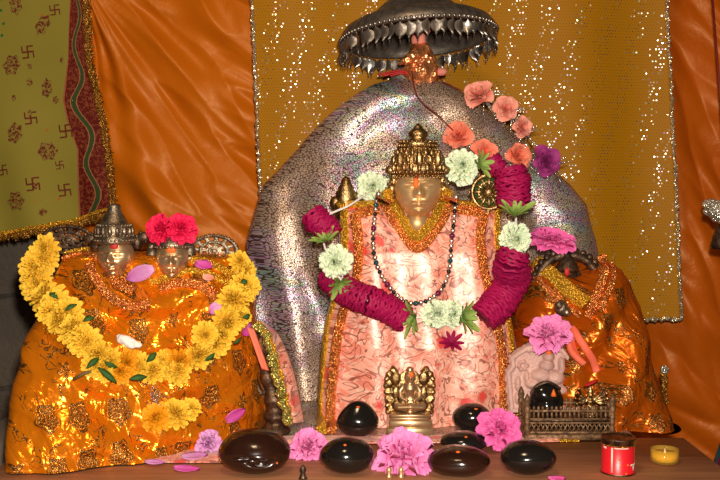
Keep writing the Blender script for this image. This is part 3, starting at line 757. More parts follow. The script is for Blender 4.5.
def petal_tube(path, r, name, mat, parent, step=.0042, seed=3):
    random.seed(seed); pts = [V(p) for p in path]; m = MB(); Ls = [0]
    for a, b in zip(pts, pts[1:]): Ls.append(Ls[-1] + (b - a).length)
    n = max(3, int(Ls[-1] / step)); k = 0
    for i in range(n + 1):
        d = Ls[-1] * i / n
        while k < len(Ls) - 2 and Ls[k + 1] < d: k += 1
        f = (d - Ls[k]) / max(1e-6, Ls[k + 1] - Ls[k]); p = pts[k].lerp(pts[k + 1], f); tg = (pts[min(k + 2, len(pts) - 1)] - pts[max(k - 1, 0)]).normalized()
        e1 = tg.orthogonal().normalized(); e2 = tg.cross(e1); ph = random.uniform(0, 6)
        rr = r * (.84 + .16 * sin(pi * i / n) ** .4) * random.uniform(.92, 1.06); na = 26; nf = random.choice((8, 9, 11, 13)); tl = random.uniform(-.0035, .0035); P = []; U = []
        for q in range(na):
            a = 2 * pi * q / na; row = []; ur = []
            for j, (fr, lf) in enumerate(((.1, -.3), (.55, -.2), (.86, 0), (.98, .25), (1.0, .9), (.93, 1.7))):
                R_ = rr * fr * (1 + (.10 * sin(a * nf + ph) if j > 1 else 0)); off = (.0030 * sin(a * nf * 1.0 + ph * 2) + random.uniform(-.0012, .0012)) * fr * fr + lf * step + tl * fr * cos(a - ph)
                row.append(p + (e1 * cos(a) + e2 * sin(a)) * R_ + tg * (off + random.uniform(-.001, .001))); ur.append((q / na, fr * fr * (.55 if j > 4 else 1)))
            P.append(row); U.append(ur)
        m.grid(P, U, cu=True)
    return m.build(name, M_[mat], parent, recalc=False)

# central garland
G = thing('flower_garland', hit(440, 313, 'main')[0], 'garland of maroon petal rolls and cream blooms around the central deity', 'garland')
def on(px, py, who='main', lift=.02, fb=.08):
    p, nn = hit(px, py, who, fb); return p + nn * lift, nn
def px3(pts, who, lift, n=30, fb=.08):
    sp = spath(pts, n, who, lift, fb); return [p for p, _ in sp]
petal_tube(px3([(338, 279), (352, 292), (372, 302), (392, 313), (405, 320)], 'main', .022), .030, 'petal_roll', 'maroon', G)
petal_tube(px3([(480, 318), (492, 303), (503, 282), (510, 262), (513, 254)], 'main', .022, fb=.08), .036, 'petal_roll', 'maroon', G, seed=5)
petal_tube([at(x, y, .09) for x, y in ((513, 207), (514, 195), (513, 182), (510, 170))], .036, 'petal_roll', 'maroon', G, seed=6)
petal_tube([at(x, y, .11) for x, y in ((333, 236), (326, 228), (318, 222), (313, 214))], .030, 'petal_roll', 'maroon', G, seed=7)
petal_tube([at(x, y, 0.12) for x, y in ((500, 172), (496, 166), (492, 160))], .022, 'petal_roll', 'maroon', G, seed=9)
for i, (px, py, r, Y, nr) in enumerate(((335, 262, 18, .08, (-.1, -1, .1)), (516, 239, 17, .07, (.1, -1, .1)), (434, 314, 16, None, None), (449, 314, 15, None, None), (462, 166, 19, .12, (0, -1, .2)), (373, 187, 17, .17, (0, -1, .2)))):
    if Y is None: p, nn = on(px, py, 'main', .022)
    else: p, nn = at(px, py, Y), V(nr)
    o = flower('cream_bloom', 'pom', 'cream', i % 3, p, nn, r * mpp(p.y) * .95, G)
    d = MB(); d.ball((0, 0, .44), .09, 8, 6); q = bpy.data.objects.new('flower_center', d.mesh('flower_center', M_['leafgreen'], V())); C.objects.link(q); q.parent = o
for (px, py, Y, dr, r) in ((418, 317, None, (-.9, -.75, -.1), 21), (462, 317, None, (.9, -.75, 0.1), 21), (515, 216, .05, (0, -.5, 1), 22), (514, 252, .06, (-.2, -.6, -.9), 17), (326, 242, .08, (-.3, -.6, .9), 17), (339, 282, .06, (.3, -.8, -.6), 17), (478, 164, 0.09, (.8, -.8, .2), 16), (382, 203, .14, (.5, -.3, .5), 9)):
    if Y is None: p, nn = on(px, py, 'main', .030)
    else: p = at(px, py, Y)
    flower('green_sepals', 'star', 'green', 0, p, V(dr), r * mpp(p.y), G)
sp = dens([at(*q) for q in ((372, 190, .17), (350, 205, .12), (322, 222, .11), (330, 262, .09), (345, 285, .07))], 30)
mb = MB(); mb.tube(sp, .0025, 6)
mb.tube([p for p in px3([(345, 286), (380, 308), (410, 318), (440, 315), (470, 316), (500, 290), (514, 250), (515, 215)], 'main', .012, 60, .09)], .0025, 6)
mb.tube(dens([at(514, 215, .09), at(514, 180, .09), at(500, 165, .12), at(462, 166, .14), at(446, 168, .18)], 20), .0025, 6); mb.build('string', M_['white'], G)
p, nn = on(450, 343, 'main', .010); o = flower('crimson_flower', 'star', 'maroon', 1, p, V((0, -1, .9)), .026); o.scale = (.030, .030, .014)
tag(o, 'small dark crimson flower pinned on the front of the pink robe', 'flower')
# bead necklace
N = thing('bead_necklace', hit(418, 303, 'main')[0], 'long necklace of silver and dark glass beads over the pink robe', 'necklace')
pp = spath([(379, 190), (376, 215), (374, 240), (376, 262), (383, 280), (396, 295), (412, 303), (428, 300), (440, 288), (448, 268), (451, 245), (454, 220), (456, 195)], 400, 'main', .012, .08)
pp = [p for p, _ in pp]
acc = 0; last = pp[0]; i = 0; BM = {}
for kk, rr in (('beadsil', .0056), ('beadteal', .0056), ('beadplum', .0062), ('beadblack', .0048)):
    q = MB(); q.ball((0, 0, 0), rr, 14, 10); BM[kk] = q.mesh('bead', M_[kk], V())
seq = ['beadsil', 'beadblack', 'beadsil', 'beadsil', 'beadblack', 'beadsil', 'beadteal', 'beadsil', 'beadblack', 'beadsil', 'beadsil', 'beadplum']
for p in pp:
    acc += (p - last).length; last = p
    if acc > .0100:
        acc = 0; o = link('bead', BM[seq[i % 12]], p, N)
        if i % 12 == 6: o['label'] = 'dark teal glass bead'
        if i % 12 == 11: o['label'] = 'plum glass bead'
        i += 1
mb = MB(); mb.tube(pp[::4], .0012, 5); mb.build('thread', M_['thread'], N)

# peach rose garland on the silver cloth
G = thing('rose_garland', hit(520, 127, 'silver', .36)[0], 'artificial garland of peach and coral cloth roses with one purple rose', 'garland')
RS = [(457, 136, 17, 'coral', (-.5, -1, .5)), (484, 152, 16, 'coral', (.2, -1, .3)), (517, 156, 16, 'coral', (.5, -1, .2)), (545, 161, 17, 'purple', (.3, -1, .1)), (521, 128, 13, 'peach', (.6, -1, .1)), (505, 109, 15, 'peach', (.1, -1, .3)), (478, 95, 18, 'peach', (-.3, -1, .7))]
cps = []
for i, (px, py, r, mt, nr) in enumerate(RS):
    p, nn = hit(px, py, 'silver', .35); p = p + V((0, -.02, 0)); cps.append(p)
    o = flower('rose', 'rose', mt, i % 3, p, V(nr), r * mpp(p.y) * .92, G)
    if mt == 'purple': o['label'] = 'purple cloth rose'
    random.seed(i + 40); q = MB()
    for k in range(16):
        a = random.uniform(0, 6.28); d = V((cos(a), random.uniform(-.3, .3), sin(a))); L = r * mpp(p.y) * random.uniform(.9, 1.25)
        e = p + V((.012, .008, -.012)); q.tube([e + d * .008, e + d * L * .7, e + d * L + V((0, 0, -.004))], [.002, .0015, .0006], 4)
    q.build('tinsel', M_['sparkle'], G)
mb = MB(); mb.tube(dens([p + V((0, .012, 0)) for p in cps], 60), .002, 6); mb.build('string', M_['sparkle'], G)

# ------------------------------------------------------------------ silver umbrella
uc = at(418, 36, .40); T = Matrix.Translation(uc) @ Matrix.Rotation(radians(-5.5), 4, 'Y') @ Matrix.Rotation(radians(5.5), 4, 'X')
T = Matrix.Translation(uc) @ Matrix.Rotation(radians(4.5), 4, 'Y').inverted() @ Matrix.Rotation(radians(-6), 4, 'X')
RU = .186
t = thing('ceremonial_umbrella', uc, 'dark silver ceremonial umbrella with hanging leaf pendants above the deity', 'umbrella')
m = MB(); out_ = [(1.0, -.035), (1.01, 0), (.985, .06), (.93, .13), (.82, .19), (.66, .23), (.58, .26), (.52, .34), (.40, .44), (.22, .52), (.06, .56), (.02, .58)]
inn = [(r * .97, z - .015) for r, z in out_[::-1]]
m.lathe([(r * RU, z * RU) for r, z in out_ + inn + [out_[0]]], 72, T, capa=False, capb=False); m.build('canopy', M_['silverdark'], t)
m = MB()
for k in range(96): m.ball(T @ V((RU * 1.01 * cos(k * pi / 48), RU * 1.01 * sin(k * pi / 48), -.004)), .0042, 8, 5)
m.build('beaded_rim', M_['silver'], t)
m = MB(); m.tube([T @ V((0, 0, RU * .5)), T @ V((0, 0, -.02)), V((uc.x - .004, .42, at(413, 74, .42).z))], .0045, 10); m.tube([T @ V((0, 0, RU * .55)), T @ V((0, 0, RU * .9))], .006, 10)
m.build('pole', M_['silver'], t)
# leaf pendant prototype (hangs -z, faces -y)
m = MB(); n = 12; P = []
for j in range(n + 1):
    v = j / n; w_ = .0150 * sin(pi * min(1, v * 1.15) ** .8 ) ** .6 if v < .86 else .0135 * (1 - v) * 3.2
    w_ = max(w_, .0006); P.append([V((u * w_, -.004 * (1 - u * u) + .003 * sin(v * 4), -.003 - v * .036)) for u in (-1, -.5, 0, .5, 1)])
m.grid(P); m.tube([(0, 0, .002), (0, 0, -.006)], .001, 5)
for q in range(3): m.ball((0, -.001, -.041 - q * .003), .002 - q * .0004, 6, 4)
pm = m.mesh('leaf_pendant', M_['silver'], V(), True, False); pm2 = pm.copy(); pm2.materials[0] = M_['silverdark']; random.seed(5)
for k in range(58):
    a = 2 * pi * k / 58; p = T @ V((RU * .985 * cos(a), RU * .985 * sin(a), -.008))
    rz = a + pi / 2 + random.uniform(-.7, .7); o = link('leaf_pendant', pm if random.random() < .42 else pm2, p, t, (Matrix.Rotation(rz, 3, 'Z') @ Matrix.Rotation(random.uniform(-.2, .2), 3, 'X')).to_quaternion())
    k_ = random.uniform(.8, 1.08); o.scale = (k_, k_, k_)
# wrapped bundle finial
c = V((at(421, 78, .42).x, .40, at(421, 78, .42).z)); u = mpp(.36)
t = thing('wrapped_figure', c, 'small figure wrapped in red and gold foil perched below the umbrella', 'figurine')
def crk(seed, amp=.14):
    return lambda p: p * (1 + amp * noise.noise(p * 55 + V((seed, 0, 0))) + amp * .6 * abs(noise.noise(p * 110 + V((0, seed, 0)))))
m = MB(); m.ball(c + V((0, 0, .012)), (18 * u, 15 * u, 13 * u), 40, 26, fn=crk(1)); m.ball(c + V((-.002, 0, .040)), (15 * u, 13 * u, 14 * u), 40, 26, fn=crk(2)); m.ball(c + V((-.004, 0, .068)), (10 * u, 9 * u, 9 * u), 30, 20, fn=crk(3))
m.tube([c + V((.01, -.012, .066)), c + V((-.015, -.030, .052)), c + V((-.038, -.032, .036)), c + V((-.056, -.028, .028))], [.016, .014, .011, .005], 12); remesh(m.build('wrapped_body', M_['redfoil'], t), .0022, 2)
m = MB(); m.ball(c + V((-.006, -.003, .088)), (8 * u, 8 * u, 9 * u), 30, 20, fn=crk(5, .1)); o = m.build('head', M_['peach'], t)
m = MB()
for k, (dx, ln, tx) in enumerate(((-.018, .040, -.4), (-.006, .028, -.1), (.006, .024, .2), (.015, .030, .45), (-.010, .022, -.3), (.010, .02, .1))):
    Mx = Matrix.Translation(c + V((dx * .7 - .008, -.010 + .004 * (k % 3), .094))) @ Matrix.Rotation(tx, 4, 'Y') @ Matrix.Rotation(pi / 2 - .1, 4, 'X')
    petal(m, Mx, ln, .010, .05, .4, k, curl=.1)
solid(m.build('crown', M_['coral'], t, recalc=False), .001)
m = MB()
for k in range(4): m.tube(dens([c + V((-.02, -.01, .004)), c + V((-.05, -.02 + k * .004, .006 + k * .003)), c + V((-.075 - .008 * k, -.015, .001 + .004 * (k % 2))), c + V((-.10, -.01, .006))][: 3 + k % 2], 14), .0022, 6)
m.build('red_cord', M_['tilakred'], t)
m = MB(); m.tube(dens([c + V((-.025, -.035, .01)), at(418, 97, .31), at(440, 117, .31), cps[0]], 30), .0014, 6)
m.tube(dens([c + V((.03, -.01, .006)), at(447, 84, .36), cps[6] + V((-.015, 0, 0))], 20), .0014, 6); m.build('thread', M_['thread'], t)
m = MB(); m.ball(c + V((.045, -.01, .012)), (.014, .010, .010), 16, 10, fn=crk(8, .2)); m.build('pink_knot', M_['peach'], t)

# ------------------------------------------------------------------ left pair of deities
def f_left(x, z, t_):
    X, Z = x + .40, z - .46; r = sqrt(X * X + Z * Z * 1.2)
    up = ss(.05, .25, z)
    q = .011 * sin(r * 72 + 2.2 * nz(x * 5, z * 5, 1)) * up * ss(.30, .12, abs(X)) + .014 * nz(x * 6, z * 6, 7) + .008 * nz(x * 15, z * 13, 3)
    q += .010 * sin((x * 1.0 + z * 1.6) * 44 + 2 * nz(x * 4, z * 4, 6)) * ss(.22, .0, z) * ss(-.65, -.4, x)
    q += .006 - .026 * abs(nz(x * 8 - z * 5, z * 8 + x * 5, 11)) - .012 * abs(nz(x * 17 + z * 9, z * 17 - x * 6, 4))
    return q
SECL = [(257, 66, 244, .02, .075, .0), (268, 60, 247, .015, .095, .05), (300, 48, 252, -.01, .115, .15), (340, 37, 257, -.03, .125, .33), (390, 31, 260, -.055, .13, .48), (430, 33, 262, -.075, .135, .60), (447, 35, 262, -.08, .135, .62), (456, 38, 262, -.08, .135, .63)]
xa, xb = at(117, 257, -.04).x, at(173, 260, -.04).x
def post_l(p):
    q = V(p); k_ = ss(.34, .47, p.z) * ss(.16, .02, p.y); q.z -= k_ * (.055 * g(p.x - xa, .040) + .045 * g(p.x - xb, .036)); return q
ml = body(SECL, f_left, 240, 130, 2.6, post=post_l, rim=.02); BV['left'] = ml.bvh()
base = V((-.42, -.06, .001))
t = thing('deity_statue', base, 'pair of small brass faced deities wrapped together in orange gold brocade', 'statue')
ml.build('brocade_wrap', M_['foil'], t)
def small_face(cpx, cpy, w, h, yaw, Y):
    s_ = mpp(Y); c = at(cpx, cpy, Y); fm, M = face_mb(c, w * s_, w * s_ * 1.0, h * s_, yaw); k = place(fm, M)
    k.tube([c + V((0, .01, -h * s_ * .35)), c + V((0, .02, -h * s_ * .35 - .035))], [.022, .030], 16); k.build('face', M_['silverbrass'], t); return c, s_, k.bvh()
c, s, fbv = small_face(116, 257, 37, 44, -.15, -.06)
m = MB(); z0 = .029
m.lathe([(19 * s, z0 - .004), (20 * s, z0), (20 * s, z0 + .010), (18.5 * s, z0 + .012), (17.5 * s, z0 + .022), (18 * s, z0 + .030), (14.5 * s, z0 + .034), (12 * s, z0 + .043), (8.5 * s, z0 + .056), (6 * s, z0 + .066), (7 * s, z0 + .069), (5.5 * s, z0 + .073), (.5 * s, z0 + .075)], 40, Matrix.Translation(c + V((-.004, .006, 0))))
for zz, rr, nb in ((z0 + .004, 20.5 * s, 34), (z0 + .013, 19 * s, 30), (z0 + .033, 17 * s, 28)): beadring(m, (c.x - .004, c.y + .006), rr, rr, c.z + zz, .0026, nb)
for k in range(9): a = -pi / 2 + (k - 4) * .4; m.ball((c.x - .004 + 18 * s * cos(a), c.y + .006 + 18 * s * sin(a), c.z + z0 + .021), (.005, .005, .009), 8, 6)
m.build('crown', M_['greybronze'], t)
m = MB(); patch(m, 114, 246, .008, .008, fbv, .004); o = m.build('forehead_mark', M_['tilakred'], t); o['label'] = 'red paste mark'
for (px, py, sx) in ((96, 245, -1), (137, 243, 1)):
    m = MB(); q = at(px, py, -.03); m.ball(q, (.012, .012, .015), 14, 10); m.ball(q + V((sx * .012, 0, .012)), (.014, .006, .010), 12, 8)
    for k in range(6): m.ball(q + V((sx * .014 + .014 * cos(k), -.002, .012 + .010 * sin(k))), .004, 8, 6)
    m.build('ear_ornament', M_['bronze'], t)
c2, s2, fbv2 = small_face(172, 260, 33, 42, .12, -.06)
m = MB(); m.lathe([(15 * s2, .022), (17.5 * s2, .025), (17 * s2, .032), (13 * s2, .045), (6 * s2, .055), (.5 * s2, .058)], 36, Matrix.Translation(c2 + V((0, .008, 0)))); beadring(m, (c2.x, c2.y + .008), 18.5 * s2, 18.5 * s2, c2.z + .026, .0026, 30)
m.build('crown', M_['greybronze'], t)
m = MB(); patch(m, 171, 250, .010, .007, fbv2, .004); o = m.build('forehead_mark', M_['tilak'], t); o['label'] = 'orange paste mark'
for (px, py) in ((152, 256), (190, 252)):
    m = MB(); q = at(px, py, -.03); m.ball(q, (.012, .012, .020), 14, 10); m.ball(q + V((0, -.008, -.012)), .008, 10, 8); m.ball(q + V((0, 0, .018)), .009, 10, 8); m.build('ear_ornament', M_['greybronze'], t)
# pierced oval plate to the right, dull carved fan to the left
def plate(c, rx, rz, holes, mat, name):
    m = MB(); P = []; U = []; nr, na = 16, 72; F_ = []
    b = len(m.v)
    for side in (-1, 1):
        for i in range(nr + 1):
            for j in range(na):
                r = .12 + .88 * i / nr; a = 2 * pi * j / na; m.add(c + V((rx * r * cos(a), side * (.0025 + (.003 if i in (nr, nr - 1, 8, 1) else 0)), rz * r * sin(a))))
    keep = {}
    for i in range(nr):
        for j in range(na):
            h_ = (i in (10, 11, 12) and j % 6 in (0, 1, 2)) or (i in (4, 5) and j % 9 in (0, 1, 2, 3)); keep[(i, j)] = not h_
    def vid(s_, i, j): return b + s_ * (nr + 1) * na + i * na + j % na
    for (i, j), kp in keep.items():
        if not kp: continue
        m.face((vid(0, i, j), vid(0, i + 1, j), vid(0, i + 1, j + 1), vid(0, i, j + 1))); m.face((vid(1, i, j), vid(1, i, j + 1), vid(1, i + 1, j + 1), vid(1, i + 1, j)))
        for (di, dj, e0, e1) in ((1, 0, (i + 1, j), (i + 1, j + 1)), (-1, 0, (i, j), (i, j + 1)), (0, 1, (i, j + 1), (i + 1, j + 1)), (0, -1, (i, j), (i + 1, j))):
            nb = (i + di, (j + dj) % na)
            if not keep.get(nb, False): m.face((vid(0, *e0), vid(0, *e1), vid(1, *e1), vid(1, *e0)))
    m.lathe([(0, -.003), (rx * .15, -.003), (rx * .15, .003), (0, .003)], 16, Matrix.Translation(c) @ Matrix.Rotation(pi / 2, 4, 'X'))
    for j in range(36): a = j * pi / 18; m.ball(c + V((rx * cos(a), -.002, rz * sin(a))), .0035, 7, 5)
    m.tube([c + V((0, .004, -rz * .3)), c + V((-.01, .006, -rz - .03))], .006, 8)
    return m.build(name, mat, t)
plate(at(214, 251, .0), 24 * mpp(.0), 16 * mpp(.0), 1, M_['greybronze'], 'pierced_plate')
plate(at(68, 240, .04), 26 * mpp(.04), 14 * mpp(.04), 1, M_['bronze'], 'carved_fan')
s = mpp(-.05)
ribbon([(64, 258), (80, 254), (96, 256), (108, 270), (118, 285), (135, 292)], 9 * s, 'left', 'gold_border', M_['goldred'], t, 90, pleat=.003, pf=5, fb=-.02)
ribbon([(88, 265), (96, 280), (108, 296), (128, 306), (150, 305)], 9 * s, 'left', 'gathered_fringe', M_['goldred'], t, 90, pleat=.005, pf=5)
ribbon([(150, 283), (165, 279), (185, 272), (205, 273), (228, 284)], 8 * s, 'left', 'gold_border', M_['gold'], t, 80, fb=-.02)
ribbon([(190, 260), (205, 263), (222, 270), (234, 278)], 8 * s, 'left', 'gathered_fringe', M_['gold'], t, 60, pleat=.004, pf=4, fb=-.02)
ribbon([(160, 290), (180, 284), (200, 286), (215, 296)], 10 * s, 'left', 'gathered_fringe', M_['goldred'], t, 60, pleat=.005, pf=4, fb=-.02)
ribbon([(64, 255), (76, 251), (92, 249)], 5 * s, 'left', 'gold_border', M_['gold'], t, 50, fb=0.0)

# red flowers on the head
for (px, py, r, v_, lab) in ((160, 229, 16, 0, 'round crimson flower crowning the right small deity, on the left'), (181, 228, 17, 1, 'wide crimson flower crowning the right small deity, on the right')):
    p = at(px, py, -.075); o = flower('crimson_flower', 'peony', 'crimson', v_, p, V((.1 if v_ else -.2, -1, .45)), r * mpp(-.04) * .92); tag(o, lab, 'flower')
# marigold garland
s = mpp(-.05)
G = thing('marigold_garland', hit(125, 365, 'left')[0], 'thick yellow marigold garland looped over the two small deities', 'garland')
MG = [(47, 250, 13), (38, 266, 15), (40, 284, 16), (50, 300, 16), (54, 314, 13), (68, 316, 15), (75, 332, 15), (88, 344, 15), (99, 352, 14), (94, 366, 12), (126, 362, 15), (120, 374, 11), (152, 373, 13), (163, 364, 12), (180, 361, 15), (178, 373, 13), (198, 352, 15), (212, 342, 14), (205, 335, 13), (225, 322, 15), (236, 316, 12), (232, 302, 15), (242, 289, 15), (240, 272, 13), (236, 262, 10), (45, 259, 14), (37, 276, 14), (58, 307, 14), (61, 323, 13), (83, 339, 14), (108, 359, 14), (104, 371, 12), (137, 368, 13), (170, 370, 12), (219, 332, 13), (237, 298, 13), (155, 418, 14), (174, 415, 15), (186, 410, 11)]
cp2 = []
for i, (px, py, r) in enumerate(MG):
    p, nn = hit(px, py, 'left', -.03); nn = (nn + V((0, -.6, .15))).normalized(); p = p + nn * .014; 
    if i < 25: cp2.append(p)
    flower('marigold', 'marigold', 'marigold2' if (px, py) in ((126, 362), (120, 374), (180, 361), (155, 418)) else 'marigold', i % 3, p, (nn + V((random.uniform(-.4, .4), 0, random.uniform(-.3, .4)))).normalized(), r * mpp(p.y) * 1.16, G)
cs = dens([p + V((0, .012, 0)) for p in cp2], 120); mb = MB(); mb.tube(cs, .003, 6); mb.build('string', M_['leafgreen'], G)
for (px, py, dx, dy, L) in ((54, 305, 4, 3, 12), (68, 322, 6, -3, 12), (84, 333, 6, -2, 11), (108, 354, 10, 5, 14), (98, 372, 12, 10, 22), (97, 366, -10, 8, 15), (142, 365, 6, -6, 12), (196, 357, 7, -6, 12), (222, 336, 7, -6, 11), (235, 294, 6, -3, 9), (232, 315, 6, -2, 9), (128, 383, 14, -2, 16)):
    a, na_ = hit(px, py, 'left', -.03); b_, nb_ = hit(px + dx, py + dy, 'left', -.03); d = (b_ - a).normalized(); a = a + na_ * .03; L *= mpp(0)
    m = MB(); sd = d.cross(na_).normalized(); P = []
    for q in range(9):
        v = q / 8; w_ = .0055 * sin(pi * v) + .0004; P.append([a + d * (v * L) + sd * (w_ * u_) + na_ * (.002 * (1 - u_ * u_) + .004 * sin(v * 3)) for u_ in (-1, 0, 1)])
    m.grid(P); solid(m.build('leaf', M_['leafgreen'], G, recalc=False), .0012)
m = MB(); m.tube([hit(75, 378, 'left')[0] + V((0, -.012, 0)), hit(88, 371, 'left')[0] + V((0, -.02, 0)), hit(108, 366, 'left')[0] + V((0, -.02, 0))], .0032, 8); m.build('stem', M_['stem'], G)

# ------------------------------------------------------------------ right deity
def f_right(x, z, t_):
    return .012 * sin((x * 1.3 - z * .6) * 40 + 2 * nz(x * 4, z * 4, 3)) * ss(.5, .2, z) + .012 * nz(x * 7, z * 7, 1) - .024 * abs(nz(x * 8 + z * 5, z * 8, 3)) - .010 * abs(nz(x * 18, z * 15, 3))
cxr = at(568, 280, .2).x
def post_r(p):
    q = V(p); q.z -= .085 * g(p.x - cxr, .042) * ss(.28, .44, p.z); return q
SECR = [(262, 530, 605, .20, .06, -.1), (268, 524, 619, .19, .075, -.15), (280, 518, 629, .18, .09, -.2), (300, 514, 634, .17, .10, -.25), (340, 512, 642, .16, .115, -.35), (385, 510, 654, .15, .12, -.4), (420, 508, 662, .15, .12, -.45), (434, 508, 670, .15, .12, -.45)]
mr = body(SECR, f_right, 200, 120, 2.3, post=post_r, rim=.02); BV['right'] = mr.bvh()
t = thing('deity_statue', V((at(590, 437, .2).x, .2, .001)), 'dark faced deity statue in copper orange brocade on the right', 'statue')
mr.build('brocade_wrap', M_['foil2'], t)
ca = at(568, 282, .15); ua = mpp(.15)
m = MB(); P = []; n = 48
for i in range(n + 1):
    a = pi * (-.05 + 1.1 * i / n); sp_ = 1 + .03 * sin(a * 24); R0, R1 = 25 * ua, 34 * ua * sp_
    row = []
    for (rr, yy) in ((R0, -.006), ((R0 + R1) / 2, -.010), (R1, -.006), (R1, .006), (R0, .006)): row.append(ca + V((rr * cos(a), yy, rr * sin(a) * .92)))
    P.append(row)
m.grid(P, cv=True); m.face(range(5)); m.face([n * 5 + k for k in range(5)])
for i in range(15): a = pi * (.0 + i / 14); m.ball(ca + V((34 * ua * cos(a), 0, 33 * ua * sin(a) * .95)), (.008, .006, .009), 10, 7)
m.build('halo_arch', M_['bronze'], t)
hc = at(567, 277, .145)
fm, M = face_mb(hc, 22 * ua, 20 * ua, 27 * ua); k = place(fm, M); k.lathe([(11 * ua, .012), (12 * ua, .018), (9 * ua, .030), (6 * ua, .040), (3.5 * ua, .050), (.5 * ua, .056)], 24, Matrix.Translation(hc)); k.tube([hc + V((0, 0, -.02)), hc + V((.0, .01, -.07))], [.016, .032], 16)
for sx in (-1, 1): k.ball(hc + V((sx * .024, 0, .0)), (.008, .008, .014), 10, 8); k.tube([hc + V((0, 0, -.03)), hc + V((sx * .03, -.01, -.04)), hc + V((sx * .04, -.015, -.07))], [.012, .011, .008], 10)
remesh(k.build('figure', M_['bronze'], t), .0016, 1)
fbr = k.bvh(); m = MB(); patch(m, 567, 272, .006, .009, fbr, .004); o = m.build('forehead_mark', M_['tilakred'], t)
s = mpp(.12)
ribbon([(536, 262), (548, 272), (560, 283), (574, 295), (588, 305)], 15 * s, 'right', 'gold_border', M_['gold'], t, 90, fb=.13, lift=.006)
ribbon([(602, 256), (604, 272), (600, 288), (594, 304), (588, 318)], 10 * s, 'right', 'gathered_fringe', M_['goldred'], t, 80, pleat=.004, pf=4, fb=.13)
ribbon([(528, 262), (536, 276), (550, 292), (566, 306), (582, 316)], 7 * s, 'right', 'gathered_fringe', M_['goldred'], t, 80, pleat=.004, pf=4, fb=.13)
ribbon([(612, 262), (613, 280), (606, 298), (600, 312)], 6 * s, 'right', 'gold_border', M_['goldred'], t, 60, fb=.13)
p, nn = hit(560, 307, 'right', .12); m = MB(); m.ball(p + nn * .012, (.015, .013, .018), 20, 14); m.ball(p + nn * .02 + V((-.008, 0, .008)), .009, 12, 8); m.ball(p + nn * .018 + V((.009, 0, -.008)), .009, 12, 8); m.build('hand_ornament', M_['greybronze'], t)
ribbon([(574, 330), (582, 342), (590, 356), (598, 372)], 7 * s, 'right', 'pink_ribbon', M_['coral'], t, 40, lift=.012, lab='coral pink ribbon')
ribbon([(572, 336), (574, 350), (582, 362)], 6 * s, 'right', 'pink_ribbon', M_['coral'], t, 40, lift=.014, lab='coral pink ribbon')
# side tassel
pts = [at(664, 371 + 3 * k, .18) for k in range(11)]
trim_tube(pts, .014, 'tassel', M_['golddark'], t, 9); m = MB(); m.ball(pts[0] + V((0, -.004, .004)), .010, 12, 8); m.build('tassel_knot', M_['sparkle'], t)

# ------------------------------------------------------------------ small figure between the statues
c = ground(272, 424); c = V((c.x, .0, .003))
t = thing('draped_figurine', c, 'small dark figurine with pink cloth and green gold edging beside the central robe', 'figurine')
def A(px, py, Y=-.0): return at(px, py, Y)
m = MB(); m.tube(dens([A(252, 334), A(258, 352), A(266, 372), A(273, 395), A(275, 413), A(275, 425)], 30), [.008 + .014 * ss(0, 29, k) + .003 * sin(k * 1.1) for k in range(30)], 20)
m.ball(A(254, 336), (.014, .012, .014), 14, 10); m.lathe([(.030, 0), (.032, .004), (.028, .012), (.022, .018)], 28, Matrix.Translation(V((A(275, 425).x, 0, .004))))
m.tube(dens([A(256, 345), A(248, 360), A(254, 380), A(262, 395)], 16), .007, 10)
remesh(m.build('figure', M_['bronze'], t), .0022, 1)
P = []; U = []; inn = spline([(256, 323), (266, 338), (272, 360), (279, 388), (286, 424)], 40); out_ = spline([(262, 321), (278, 335), (289, 358), (297, 385), (304, 422)], 40)
for k in range(40):
    row = []; ur = []
    for j in range(13):
        f = j / 12; px = inn[k][0] + (out_[k][0] - inn[k][0]) * f; py = inn[k][1] + (out_[k][1] - inn[k][1]) * f
        q = A(px, py, -.035 + .05 * f * f + .004 * sin(f * 9 + k * .15)); q.z = max(q.z, .008); row.append(q); ur.append((q.x, q.z))
    P.append(row); U.append(ur)
m = MB(); m.grid(P, U); solid(m.build('pink_drape', M_['pink'], t), .003)
trim_tube([P[k][1] + V((0, -.004, 0)) for k in range(40)], .017, 'green_gold_border', M_['greengold'], t, 4)
trim_tube([P[k][3] + V((0, -.004, 0)) for k in range(40)], .010, 'gold_border', M_['gold'], t, 5)
P = []
for k in range(20):
    f = k / 19; P.append([A(247 + 15 * f + 7 * u_, 327 + 42 * f + 2 * u_, -.045 + .006 * sin(u_ * 6)) for u_ in (0, .33, .66, 1)])
m = MB(); m.grid(P, [[(p.x, p.z) for p in r] for r in P]); solid(m.build('pink_ribbon', M_['coral'], t), .002)

